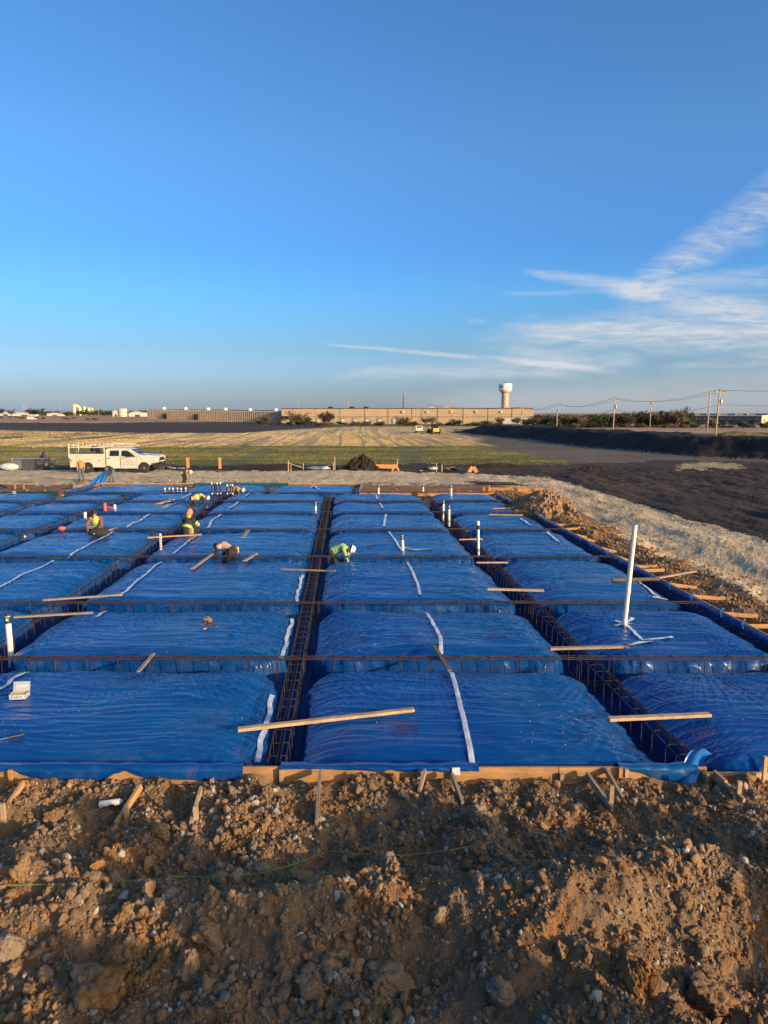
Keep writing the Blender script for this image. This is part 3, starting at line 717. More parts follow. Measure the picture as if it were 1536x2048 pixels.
p = at(1475, 872, -.3); pile('dirt_pile', 'small grey brush heap in the far right pasture', 'dirt pile', p.x, p.y, 6.5, 3, 1.1, ROUGHF, 76, 40)
p = at(455, 934, -.3); pile('dirt_pile', 'low dark soil ridge beyond the two orange posts', 'dirt pile', p.x + 3, p.y + 1, 7, 1.0, .3, BERM, 77, 40)

# ------------------------------------------------------------------ sheeted pads
NUMW = ['front', 'second', 'third', 'fourth', 'fifth', 'sixth', 'seventh', 'rearmost']
PADS = []
def pad_surface(x0f, x1f, ya, yb, nx, ny, seed, seamf, open_sides):
    """height of the sheeting over one cell: rounded soil pad with the sheet folded down into the trenches"""
    def cl(n, w):
        s = np.linspace(0, 1, n); e = np.concatenate([np.linspace(0, .08, 9)[:-1], .08 + .84 * s, np.linspace(.92, 1, 9)[1:]]); return e
    su, sv = cl(nx, .1), cl(ny, .1)
    U, Vv = np.meshgrid(su, sv)
    Y = ya + (yb - ya) * Vv; xa, xb = x0f(Y), x1f(Y); X = xa + (xb - xa) * U
    tw = .33; tc = .29
    dl = X - xa - tw; dr = xb - X - tw; df = Y - ya - (.05 if 'front' in open_sides else tc); db = yb - Y - (tc if 'back' not in open_sides else .3)
    jx = .05 * pn(X * 1.3, Y * 1.3, seed) + .03 * pn(X * 3.1, Y * 3.1, seed + 1)
    r = .62
    ax = np.minimum(dl, dr) + jx; ay = np.minimum(df, db) + jx * .7
    d = np.where((ax < r) & (ay < r), r - np.hypot(r - np.minimum(ax, r), r - np.minimum(ay, r)), np.minimum(ax, ay))
    f_ = lambda q, wdt, e: np.clip(1 - np.clip(q, 0, None) / wdt, 0, 1) ** e
    shoulder = np.maximum(np.maximum(.22 * f_(ax, .95, 2.4), .11 * f_(ay, .6, 2.2)), .20 * f_(d, .55, 2.2) * ((ax < r) & (ay < r)))
    zt = -.06 - shoulder + .03 * np.sin(np.pi * np.clip((Y - ya) / (yb - ya), 0, 1)) * np.sin(np.pi * np.clip((X - xa) / (xb - xa), 0, 1))
    wall = np.clip(-d / .07, 0, 1)
    z = zt * (1 - wall) + (-.95) * wall
    if 'front' in open_sides:                   # sheet runs up to the form board and over it
        k = sstep(.55, .12, Y - ya) * (np.minimum(dl, dr) > -.02)
        z = np.where(d > 0, z, z)
    amp = sstep(-.02, .25, d)
    w = np.zeros_like(X); R_ = np.random.default_rng(seed)
    # fans of tension folds running from the edges and corners
    cxs = [(xa.mean(), ya), (xb.mean(), ya), (xa.mean(), yb), (xb.mean(), yb), ((xa.mean() + xb.mean()) / 2 + R_.uniform(-1, 1), yb), (xa.mean(), (ya + yb) / 2), (xb.mean(), (ya + yb) / 2 + R_.uniform(-1, 1))]
    for (fx, fy) in cxs:
        if R_.uniform() < .2: continue
        dx, dy = X - fx, Y - fy; rr = np.hypot(dx, dy); an = np.arctan2(dy, dx)
        k = R_.uniform(8, 17); rid = 1 - np.abs(pn(an * k, rr * .35 + 7 * R_.uniform(), seed + 3))* 2.2
        w += .018 * np.clip(rid, 0, 1) ** 2.0 * sstep(.15, .7, rr) * sstep(3.2, .8, rr)
    # long lazy ripples across the sheet
    wx = X + .6 * pn(X * .5, Y * .7, seed + 4)
    w += .020 * pn(wx * .4, Y * 2.1 + .5 * pn(X * .6, Y * .6, seed + 5), seed + 6)
    w += .015 * np.clip(1 - 2.6 * np.abs(pn(wx * .55, Y * 4.2 + .8 * pn(X * .4, Y * .5, seed + 12), seed + 7)), 0, 1) ** 1.6
    w += .06 * pn(X * .42, Y * .5, seed + 8)
    # pleats hanging down the trench sides
    al = np.where(np.minimum(dl, dr) < np.minimum(df, db), Y, X)
    pl = sstep(.35, .0, d) * sstep(-.12, -.01, d)
    w += pl * .008 * pn(al * 5.5, d * 1.2, seed + 9)
    z = z + w * amp + pl * w * .5 + .02 * pn(X * 2, Y * 2, seed + 10) * (d < -.1)
    X = X + pl * .018 * pn(al * 6.2, 3 + d, seed + 11)
    return X, Y, z
def pad_z_at(pad, x, y):
    X, Y, Z = pad; i = np.argmin((X - x) ** 2 + (Y - y) ** 2); return float(Z.flat[i])
def top_z(x, y):
    for (xa, xb, ya, yb, g) in PADS:
        if ya <= y <= yb and xa(y) <= x <= xb(y): return pad_z_at(g, x, y)
    return -.1
def add_pad(row, colname, x0f, x1f, ya, yb, seam=None, open_sides='', fine=1.0, extra=''):
    seed = 400 + len(PADS) * 17
    cxm = (x0f(ya) + x1f(ya)) / 2
    wd = x1f(ya) - x0f(ya); nx = int(np.clip(wd / (.0022 * ya), 26, 230)); ny = int(np.clip((yb - ya) / (.0032 * ya), 24, 150))
    g = pad_surface(x0f, x1f, ya, yb, nx, ny, seed, seam, open_sides)
    X, Y, Z = g; NX, NY = X.shape[1], X.shape[0]
    F = grid_faces(NX, NY); c = np.stack([X, Y], -1).reshape(-1, 2)[F].mean(1)
    mi = np.zeros(len(F), int)
    if seam is not None: mi = (c[:, 0] > seam + SL * c[:, 1]).astype(int)
    else: mi[:] = (seed // 17) % 2
    mi[np.asarray(Z).reshape(-1)[F].mean(1) < -.27] = 2          # rougher lining down in the trenches, their shade put into its colour
    loc = Vector((cxm, ya, -.1))
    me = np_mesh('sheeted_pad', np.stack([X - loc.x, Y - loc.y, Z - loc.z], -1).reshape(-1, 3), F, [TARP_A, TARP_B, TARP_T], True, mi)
    o = link_mesh('sheeted_pad', me, None, loc)
    tag(o, f'blue plastic sheeting over a soil pad, {row} row, {colname}{extra}', 'covered pad', 'blue sheeted soil pads of the slab')
    PADS.append((x0f, x1f, ya, yb, g)); return o
COLN = ['beyond the leftmost long trench', 'first column right of the leftmost trench', 'third column left of the central trench' , 'just left of the central trench', 'just right of the central trench', 'against the right form']
COLN = ['column beyond the leftmost long trench', 'third column left of the central trench', 'second column left of the central trench', 'column just left of the central trench', 'column just right of the central trench', 'column against the right form']
SEAM = [-21.0, -15.6, -10.6, -4.55, 2.35, None]
PADOBJ = {}
for r in range(7):
    for c in range(6):
        ya, yb = ROWS[r], ROWS[r + 1]
        if c == 0 and r < 3: continue
        if c == 1 and r < 2: continue
        a, b = TRENCH[c], TRENCH[c + 1]
        PADOBJ[(r, c)] = add_pad(NUMW[r], COLN[c], lambda y, a=a: a + SL * y, lambda y, b=b: b + SL * y, ya, yb, SEAM[c], ('front' if r == 0 else '') + ('back' if (r == 6 and c in (0, 4, 5)) else ''))
for k in range(3):
    a, b = LAST[k], LAST[k + 1]
    PADOBJ[(7, k)] = add_pad('rearmost short', ['column at the left end', 'middle column', 'column beside the notch'][k], lambda y, a=a: a + 0 * y, lambda y, b=b: b + 0 * y, 44.0, BACK, (a + b) / 2 + 2.4, 'back')

# white seam tape: each strip is a part of the pad it is stuck to
def find_pad(x, y):
    best = None
    for i, (xa, xb, ya, yb, g) in enumerate(PADS):
        if ya - .3 <= y <= yb + .3 and xa(y) - .3 <= x <= xb(y) + .3:
            d = abs(y - (ya + yb) / 2)
            if best is None or d < best[0]: best = (d, i)
    return best[1] if best else None
PADLIST = list(PADOBJ.values())
def tape(pixels, width=.11, lift=.012, wavy=.012):
    pts = [at(x, y, -.08) for x, y in pixels]
    q = []  # points along the strip
    for a, b in zip(pts, pts[1:]):
        n = max(2, int((b - a).length / .10))
        q += [a.lerp(b, k / n) for k in range(n)]
    q.append(pts[-1])
    mid = q[len(q) // 2]; pi = find_pad(mid.x, mid.y)
    if pi is None: return
    pad = PADLIST[pi]; g = PADS[pi][4]
    q = [p for p in q if pad_z_at(g, p.x, p.y) > (-.30 if wavy < .01 else -.6)]
    if len(q) < 3: return
    m = MB(); vs = []; ph = random.uniform(0, 9)
    for i, p in enumerate(q):
        d = (q[min(i + 1, len(q) - 1)] - q[max(i - 1, 0)]); d.z = 0; d.normalize(); s = Vector((d.y, -d.x, 0))
        jj = wavy * math.sin(i * .9 + ph) + wavy * math.sin(i * .37 + ph * 2)
        for k in (-1, 0, 1):
            c = p + s * (k * width / 2 + jj); z = pad_z_at(g, c.x, c.y)
            vs.append((c.x, c.y, max(z, -.24) + lift + .0013 * c.y + (.004 if k == 0 else 0)))
    fs = []
    for i in range(len(q) - 1):
        for k in range(2): fs.append((i * 3 + k, i * 3 + k + 1, (i + 1) * 3 + k + 1, (i + 1) * 3 + k))
    m.add(vs, fs); m.build('tape_strip', TAPE, pad, smooth=True)
EDGE = [[(508, 1528), (528, 1450), (545, 1377)], [(556, 1330), (575, 1262), (586, 1226)], [(592, 1195), (600, 1160), (606, 1142)], [(621, 1106), (632, 1067)], [(0, 1388), (25, 1365), (55, 1347)]]
for px in [[(946, 1528), (930, 1460), (903, 1347)], [(882, 1312), (881, 1285), (850, 1218)], [(840, 1195), (836, 1175), (812, 1121)], [(806, 1106), (795, 1093), (777, 1067)],
           [(768, 1056), (772, 1031)], [(765, 1020), (758, 1006)], [(755, 1001), (752, 994)],
           [(508, 1528), (528, 1450), (545, 1377)], [(556, 1330), (575, 1262), (586, 1226)], [(592, 1195), (600, 1160), (606, 1142)], [(621, 1106), (632, 1067)],
           [(0, 1388), (25, 1365), (55, 1347)], [(192, 1238), (215, 1222)], [(240, 1198), (262, 1178), (325, 1123)], [(345, 1110), (402, 1069)], [(417, 1058), (424, 1045), (447, 1028)], [(460, 1020), (480, 1005)], [(490, 996), (503, 988)],
           [(-30, 1195), (40, 1157), (107, 1127)], [(136, 1115), (180, 1092), (228, 1068)], [(254, 1058), (310, 1028)], [(327, 1020), (362, 1004)], [(40, 1019), (77, 1005)], [(365, 999), (388, 988)], [(0, 995), (45, 985)], [(392, 978), (398, 973)], [(105, 985), (120, 981)],
           [(1278, 1163), (1320, 1197)], [(1305, 1196), (1335, 1197)], [(1250, 1256), (1285, 1285), (1345, 1277)], [(1258, 1296), (1280, 1291), (1305, 1288)], [(1230, 1250), (1250, 1254), (1266, 1245)],
           [(1095, 1070), (1118, 1087)], [(1040, 1042), (1063, 1055)], [(806, 1098), (830, 1103), (864, 1102)], [(622, 978), (628, 974), (640, 984)]]:
    tape(px, .10 if px[0][1] < 1100 else .085, wavy=.014 if px in EDGE else .0008)
# faded maker's printing on the sheeting: rows of tiny marks
def print_patch(x, y, w, h, rows=3):
    p = at(x, y, -.08); pi = find_pad(p.x, p.y); m = MB(); g = PADS[pi][4]
    a = at(x - w / 2, y, -.08); b = at(x + w / 2, y, -.08); dn = at(x, y + h / 2, -.08) - at(x, y - h / 2, -.08)
    n = 22
    for r_ in range(rows):
        o = dn * ((r_ + .5) / rows - .5)
        for k in range(n):
            if random.random() < .18: continue
            c = a.lerp(b, (k + .5) / n) + o; ww = (b - a).length / n * random.uniform(.35, .7); hh = abs(dn.y) / rows * .62
            z = pad_z_at(g, c.x, c.y) + .010
            m.add([(c.x - ww / 2, c.y - hh / 2, z), (c.x + ww / 2, c.y - hh / 2, z), (c.x + ww / 2, c.y + hh / 2, z), (c.x - ww / 2, c.y + hh / 2, z)], [(0, 1, 2, 3)])
    m.build('printed_marks', PRINT, PADLIST[pi])
for q in [(812, 1467, 48, 24, 3), (729, 1284, 12, 14, 3), (808, 1280, 24, 10, 3), (893, 1277, 20, 8, 2), (993, 1280, 38, 9, 3), (1457, 1372, 14, 18, 3), (738, 1097, 12, 5, 2), (115, 1078, 40, 6, 2), (705, 1048, 14, 5, 2), (668, 1041, 12, 5, 2)]:
    print_patch(*q)
# small white crumbs on the sheeting beside the right trench
m = MB()
for i in range(30):
    p = at(random.uniform(1020, 1260), random.uniform(1415, 1500), -.08); z = top_z(p.x, p.y)
    if z > -.3: m.ball((p.x, p.y, z + .01), random.uniform(.004, .009), 5, 3)
tag(m.build('plaster_crumbs', WHITE), kind='stuff')

pts, sz = [], []
for (px, py, rx, ry, n) in [(416, 1255, 40, 8, 60), (118, 1078, 45, 6, 50), (125, 1013, 40, 5, 40), (700, 1290, 90, 22, 40), (870, 1280, 120, 16, 50), (330, 1290, 140, 20, 40), (120, 1440, 110, 30, 40), (740, 1048, 60, 8, 40), (900, 1100, 90, 8, 40), (700, 1420, 120, 40, 40), (1450, 1420, 70, 40, 40), (820, 1100, 30, 6, 30), (560, 1190, 100, 20, 30), (1130, 1120, 60, 12, 30)]:
    for k in range(n):
        p = at(random.gauss(px, rx * .6), random.gauss(py, ry * .6), -.08); z = top_z(p.x, p.y)
        if z > -.25: pts.append((p.x, p.y, z)); sz.append(.004 + .010 * random.random() ** 2 + p.y * .0003)
instancer('mud_crumbs', np.array(pts), sz, CRUMBS)

# ------------------------------------------------------------------ reinforcement cages
def cage(label, p0, p1, group, width=.26, top=-.01, depth=.62, gap=.45, nbar=3, r=.0085, nst=0):
    p0 = Vector((p0[0], p0[1], 0)); p1 = Vector((p1[0], p1[1], 0)); d = (p1 - p0); L = d.length; d.normalize(); s = Vector((d.y, -d.x, 0))
    root = thing('rebar_cage', label, 'rebar cage', p0, 0, group)
    n = max(2, int(L / 1.2))
    def line(off, z, seed):
        return [p0 + d * (L * k / n) + s * (off + .012 * float(pn(k * .5, seed, 3))) + Vector((0, 0, z + .012 * float(pn(k * .4, seed + 9, 4)))) for k in range(n + 1)]
    for i in range(nbar):
        MB().tube(line((i / (nbar - 1) - .5) * width, top, i * 3.3 + p0.x), r, 5).build('rebar', REBAR, root)
    for i in range(2):
        MB().tube(line((i - .5) * width * .9, top - depth + .02, i * 5.1 + p0.y), r, 4).build('rebar', REBAR, root)
    if nbar > 2: MB().tube(line(width * .22, top + .018, 17.3 + p0.y), r, 4).build('rebar', REBAR, root)
    w = width / 2 + .015; a, b = top + .014, top - depth
    loop = [(-w, b), (-w, a - .03), (-w + .03, a), (w - .03, a), (w, a - .03), (w, b), (-w, b)]
    me = MB().tube([s * x + Vector((0, 0, z)) for x, z in loop], r * .8, 4, caps=False).mesh('stirrup', REBAR)
    k = gap * .4
    while k < L:
        link_mesh('stirrup', me, root, d * (k + random.uniform(-.06, .06)), (0, 0, random.uniform(-.10, .10))); k += gap
    return root
GL, GT = 'long rebar cages in the trenches', 'cross rebar cages between the pads'
CNAME = ['far left', 'second from left', 'left of centre', 'central', 'right']
for i, x0 in enumerate(TRENCH[1:6]):
    y0 = 9.5 if i >= 2 else (16 if i == 1 else 22)
    cage(f'rusty rebar cage lying along the {["leftmost long", "second long", "third long", "wide central", "right hand long"][i]} trench, counted from the left', (colx(x0, y0), y0), (colx(x0, 43.9), 43.9), GL, gap=.42 if i > 2 else .5, nbar=3)
cage('rusty rebar cage along the foot of the blue lined right form', (colx(9.2, 9.6), 9.6), (colx(9.2, 43.8), 43.8), GL, width=.22, top=-.14, gap=.6)
for i, y in enumerate(ROWS[1:7] + [44.0]):
    xl = -27.0 if y > 23 else (-17.5 if y > 17 else -13)
    cage(f'rusty cross cage of rebar in the {["nearest", "second", "third", "fourth", "fifth", "sixth", "farthest"][i]} cross trench from the front form', (xl, y - .02), (colx(9.3, y), y + .02), GT, width=.20, top=.035, depth=.55, gap=.62 if y < 25 else .8, nbar=3, r=.0085 + .00012 * y)
for i, x0 in enumerate(LAST[1:3]):
    cage(['rusty rebar cage in the short back trench beside the crouching worker', 'rusty rebar cage in the short back trench nearer the notch'][i], (x0, 44.2), (x0, BACK - .1), GL, gap=.6)
for (lab, a, b) in [('rusty rebar cage along the back form', (-19.7, BACK - .2), (-2, BACK - .2)), ('rusty rebar cage along the notch wall', (-1.9, 44.2), (-1.9, BACK - .2)), ('rusty rebar cage along the back form left of the diagonal corner', (-27, 43.75), (-20.2, 43.75)), ('rusty rebar cage along the left side of the back bay', (-19.75, 44.0), (-19.75, BACK - .2))]:
    cage(lab, a, b, GL, gap=.8, top=-.06, width=.2)

# ------------------------------------------------------------------ formwork
def plank(parent, p, q, w=.038, h=.25, mat=WOOD, name='plank', lean=None):
    p = Vector(p); q = Vector(q); c = (p + q) / 2; L = (q - p).length
    m = MB().bar((-L / 2, 0, 0), (L / 2, 0, 0), w, h)
    o = m.build(name, mat, None, world=False); o.parent = parent
    o.location = c - (parent.location if parent else Vector()); d = (q - p).normalized()
    y = Vector((0, 0, 1)).cross(d).normalized() if abs(d.z) < .97 else Vector((0, 1, 0))
    y = y if lean is None else Vector(lean).normalized()
    z = d.cross(y).normalized(); y = z.cross(d)
    o.rotation_euler = Matrix((d, y, z)).transposed().to_euler(); return o
front = thing('front_formwork', 'front form of new timber boards with stakes and slanting braces, on the soil bank', 'formwork', (0, 9.36, -.3))
YF = 9.36
def fx(px, py=1536): return at(px, py, 0).x
for a, b, m_, z in [(-260, 480, WOOD, -.125), (481.5, 800, WOOD, -.12), (801, 1118, WOOD, -.128), (1119.5, 1415, WOOD, -.125)]:
    plank(front, (fx(a), YF, z - .004), (fx(b), YF, z), .038, .25, m_)
plank(front, (fx(1405), YF - .05, -.155), (fx(1700), YF - .05, -.155), .038, .19, WOODP)
plank(front, (fx(1425), YF - .10, -.13), (fx(1429), YF - .10 - .28, -.13), .045, .26, WOOD)
def stake(parent, px, top, bot=-.55, y=YF - .055, w=.05, d=.045, mat=WOODP, lean=0):
    x = fx(px); return plank(parent, (x, y, bot), (x + lean, y - .01, top), d, w, mat, 'stake', lean=(0, 1, 0))
for px, top, m_ in [(563, -.005, WOODP), (-60, 0, WOOD), (22, -.01, WOOD), (838, -.03, WOODG), (905, -.04, WOODG), (1123, -.07, WOODP), (1240, .02, WOOD), (1252, .0, WOODP), (1408, -.02, WOOD), (1520, .235, WOODP), (700, -.25, WOODG)]:
    stake(front, px, top, mat=m_, y=YF - .06 - (.09 if px == 1408 or px == 1520 else 0))
def brace(parent, a, za, b, mat, w=.038, h=.09):
    p = at(a[0], a[1], za); q0 = hero_z(*b); plank(parent, p, q0 + Vector((0, 0, .02)), w, h, mat, 'brace')
for a, za, b, m_ in [((47, 1566), -.05, (-12, 1655), WOOD), ((282, 1572), -.06, (232, 1652), WOOD), ((402, 1578), -.06, (382, 1652), WOODP), ((640, 1545), -.02, (633, 1650), WOODG),
                     ((850, 1543), -.02, (838, 1588), WOODG), ((905, 1552), -.04, (925, 1612), WOODG), ((1173, 1548), -.05, (1224, 1622), WOODG), ((1212, 1540), -.03, (1244, 1600), WOODG), ((1432, 1552), -.05, (1488, 1606), WOODP)]:
    brace(front, a, za, b, m_)
for px, py, h in [(255, 1640, .20), (393, 1640, .2), (1221, 1612, .30), (1476, 1592, .22), (8, 1635, .2)]:
    p = hero_z(px, py); plank(front, p + Vector((0, 0, -.2)), p + Vector((0, -.02, h)), .04, .055, WOODP, 'stake', lean=(0, 1, 0))
# right form, lined with blue sheeting and braced outside
def redge(y, off=0): return Vector((9.5 + SL * y + off, y, 0))
right = thing('right_formwork', 'long right form of boards lined inside with blue sheeting, braced on the gravel side', 'formwork', (9.0, 9.4, -.3))
y = 9.4
while y < 44:
    y2 = min(44.0, y + 4.87); plank(right, redge(y + .01) + Vector((0, 0, -.125)), redge(y2) + Vector((0, 0, -.125)), .038, .25, WOOD); y = y2
def drape(name, parent, line, prof, mat, seed, n=60, amp=.02, world=True):
    """sheet laid along a line; prof = cross-section (outward offset, height)"""
    vs = []; L = len(line)
    for i in range(L):
        d = (line[min(i + 1, L - 1)] - line[max(i - 1, 0)]).normalized(); s = Vector((d.y, -d.x, 0))
        for j, (o, z) in enumerate(prof):
            jt = amp * float(pn(i * .55, j * .8, seed)); jz = amp * float(pn(i * .5 + 40, j * .6, seed)) * (1 if j not in (0,) else .3)
            if j in (len(prof) - 1,): jz *= 3
            vs.append(line[i] + s * (o + jt) + Vector((0, 0, z + jz)))
    k = len(prof); fs = [(i * k + j, i * k + j + 1, (i + 1) * k + j + 1, (i + 1) * k + j) for i in range(L - 1) for j in range(k - 1)]
    return MB().add(vs, fs).build(name, mat, parent, smooth=True)
drape('sheet_lining', right, [redge(9.5 + k * .3, -.04) for k in range(115)], [(-.10, -.66), (-.05, -.4), (-.032, -.2), (-.024, -.012), (-.014, .004), (-.002, .005)], TARP_A, 5, amp=.004)
for k in range(24):
    yy = 13.5 + k * 1.28 + random.uniform(-.3, .3); p = redge(yy, -.09); m = MB(); w = random.uniform(.035, .06)
    pts = [p + Vector((.06, 0, .10)), p + Vector((.03, -.02, .104)), p + Vector((-.032, -.05, -.0)), p + Vector((-.045, -.09 - random.uniform(0, .08), -.10))]
    m.add([q + Vector((0, e, 0)) for q in pts for e in (-w, w)], [(2 * i, 2 * i + 1, 2 * i + 3, 2 * i + 2) for i in range(3)]); m.build('tape_strip', TAPE, right)
for px, py, l in [(1060, 1030, .5), (1104, 1048, .7), (1125, 1057, .7), (1150, 1068, .5), (1165, 1077, .6), (1195, 1095, .6), (1230, 1112, .5), (1268, 1131, .75), (1285, 1139, .72), (1340, 1166, .85), (1380, 1190, .95), (1440, 1225, .85), (1495, 1250, .85), (1570, 1290, .85)]:
    p = at(px, py, -.03); p = redge(p.y, .03) + Vector((0, 0, -.06)); q = p + Vector((l, random.uniform(-.05, .05), -.08)); q.z = max(float(gz(q.x, q.y)) + .03, -.22)
    plank(right, p, q, .04, .10, WOOD, 'brace'); 
    plank(right, q + Vector((-.05, .045, -.3)), q + Vector((-.05, .045, .07)), .04, .05, WOODP, 'stake', lean=(0, 1, 0))
# back forms
back = thing('back_formwork', 'back form of bright boards behind the two right columns of pads', 'formwork', (2.0, 44.1, -.3))
xs = [-1.55, 1.2, 4.1, 6.95]
for a, b in zip(xs, xs[1:]): plank(back, (a + .008, 44.12, -.115), (b - .008, 44.12, -.115), .04, .25, ORANGE)
for x, h in [(-1.3, .05), (2.6, .03), (5.4, .12), (6.6, .05)]: plank(back, (x, 44.2, -.5), (x, 44.2, h), .045, .06, WOOD, 'stake', lean=(0, 1, 0))
notch = thing('notch_formwork', 'short dark form wall at the notch, hung with blue sheeting', 'formwork', (-1.55, 47, -.3))
plank(notch, (-1.57, 44.15, -.12), (-1.57, BACK + .05, -.12), .04, .27, WOOD)
drape('sheet_lining', notch, [Vector((-1.6, 44.0 + k * .35, 0)) for k in range(17)], [(-.1, -.66), (-.04, -.3), (-.02, .0), (.0, .04), (.05, .03), (.06, -.15), (.075, -.32)], TARP_A, 9, amp=.03)
rear = thing('rear_formwork', 'rear form board behind the short back row, partly draped with teal sheeting', 'formwork', (-10, BACK + .1, -.3))
xs = [-20.1, -15.4, -10.6, -5.9, -1.6]
for a, b in zip(xs, xs[1:]): plank(rear, (a + .01, BACK + .1, -.11), (b - .01, BACK + .1, -.11), .04, .27, WOOD)
TEAL = tarp('teal_sheet', (.004, .085, .13), (.006, .11, .16), (.008, .13, .19))
drape('sheet_drape', rear, [Vector((-13.4 + k * .3, BACK + .07, 0)) for k in range(23)], [(.10, -.3), (.06, -.12), (.05, .03), (.0, .06), (-.08, .05), (-.12, -.05)], TEAL, 12, amp=.035)
left = thing('left_formwork', 'left back forms of orange boards where the slab steps out', 'formwork', (-20, 46.5, -.3))
for a, b in [(44.1, 46.9), (46.9, BACK + .1)]: plank(left, (-20.2, a, -.08), (-20.2, b, -.08), .04, .30, ORANGE)
for a, b in [(-29, -24.6), (-24.6, -20.25)]: plank(left, (a, 44.1, -.1), (b, 44.1, -.1), .04, .30, ORANGE)
drape('sheet_drape', left, [Vector((-20.12, 44.1 + k * .3, 0)) for k in range(19)], [(.12, -.5), (.05, -.12), (.02, .05), (-.02, .075), (-.05, .06)], TARP_A, 14, amp=.05)
drape('sheet_drape', left, [Vector((-24.2 + k * .25, 44.05, 0)) for k in range(16)], [(.12, -.3), (.06, -.08), (.04, .06), (-.02, .09), (-.1, .02)], TEAL, 15, amp=.03)
for x in (-24.6, -24.2, -23.2):
    m = MB().box((x, 43.93, -.02), (.22, .02, .22)); m.build('tape_strip', TAPE, left)
outer = thing('outer_formwork', 'low outer form of orange boards with pegs, right of the back form', 'formwork', (7.5, 47.5, -.3))
plank(outer, (6.7, 47.5, -.16), (11.0, 46.4, -.16), .04, .26, ORANGE)
plank(outer, (8.8, 45.2, -.18), (10.4, 44.9, -.18), .04, .18, WOOD)
for x, yy, h in [(7.1, 47.3, .12), (9.0, 46.8, .2), (10.1, 46.5, .25), (11.2, 46.1, .12)]: plank(outer, (x, yy, -.5), (x, yy, h), .045, .07, WOOD, 'stake', lean=(0, 1, 0))

# loose sheeting over the front form
def front_sheet(name, label, pxs, hem, mat, seed):
    n = 70; vs = []; k = 9
    for i in range(n):
        px = pxs[0] + (pxs[1] - pxs[0]) * i / (n - 1); x = fx(px); hz = np.interp(px, *zip(*hem))
        for j in range(k):
            if j < 3: y_ = YF + .32 - .11 * j; z = -.20 + .105 * j
            else:
                f = (j - 3) / (k - 4); y_ = YF - .035 - .012 * math.sin(f * 3); z = .02 + (hz - .02) * f
            if j == 3: y_ = YF - .01
            w = float(pn(px * .018, j * .22, seed)); y_ += -.05 * abs(w) * (j > 3) ; z += .02 * float(pn(px * .03, j * .3, seed + 1)) * (j != 3)
            vs.append((x, y_, z))
    fs = [(i * k + j, i * k + j + 1, (i + 1) * k + j + 1, (i + 1) * k + j) for i in range(n - 1) for j in range(k - 1)]
    m = MB().add(vs, fs); o = m.build(name, mat, None, smooth=True, loc=(fx(pxs[0]), YF, 0)); return tag(o, label, 'plastic sheet')
front_sheet('loose_sheet', 'blue sheeting hanging over the left part of the front form board', (-260, 486),
            [(-260, -.1), (-10, -.06), (22, -.02), (45, -.10), (75, -.18), (120, -.21), (200, -.21), (228, -.08), (250, -.03), (275, -.12), (300, -.17), (360, -.17), (400, -.19), (450, -.21), (486, -.17)], TARP_A, 21)
front_sheet('loose_sheet', 'blue sheet edge folded over the middle of the front form board', (560, 958), [(560, -.01), (700, -.02), (800, -.045), (900, -.06), (958, -.05)], TARP_A, 23)
front_sheet('loose_sheet', 'loose blue sheet sagging over the front form below the right trench', (1240, 1396), [(1240, .0), (1270, -.06), (1310, -.14), (1340, -.22), (1370, -.2), (1396, -.05)], TARP_B, 25)
# flap flung over the cage end
m = MB(); vs = []; N = 26
for i in range(N):
    t_ = i / (N - 1); c = at(1388 + 10 * t_ + 18 * t_ * t_, 1498 + 90 * t_, 0); base = Vector((c.x, 9.62 - .42 * t_, .10 + .10 * math.sin(t_ * 2.4) - .55 * t_ ** 1.7))
    w = .125 - .02 * t_
    for k in range(7):
        s = k / 6 * 2 - 1; vs.append(base + Vector((s * w, .05 * math.cos(s * 2.2 + 3 * t_) * (1 - t_ * .3), .03 * math.sin(s * 5 + 4 * t_))))
m.add(vs, [(i * 7 + k, i * 7 + k + 1, (i + 1) * 7 + k + 1, (i + 1) * 7 + k) for i in range(N - 1) for k in range(6)])
FLAP = tarp('flap_sheet', (.02, .14, .42), (.03, .18, .5), (.04, .2, .5))
tag(m.build('sheet_flap', FLAP, None, smooth=True, loc=(5.0, 9.5, 0)), 'bright blue strip of sheeting flung over the end of the right trench cage', 'plastic sheet')
m = MB(); vs = []
for i in range(7):
    c = at(910 + .8 * i, 1531 + i * 2.6, 0)
    for k in (-1, 1): vs.append((c.x + k * .055, YF - .075 - .004 * i, .026 - .017 * i))
m.add(vs, [(2 * i, 2 * i + 1, 2 * i + 3, 2 * i + 2) for i in range(6)]); tag(m.build('tape_tab', TAPE, None, loc=(1, 9.3, 0)), 'short white tape tab stuck over the middle of the front form', 'tape')

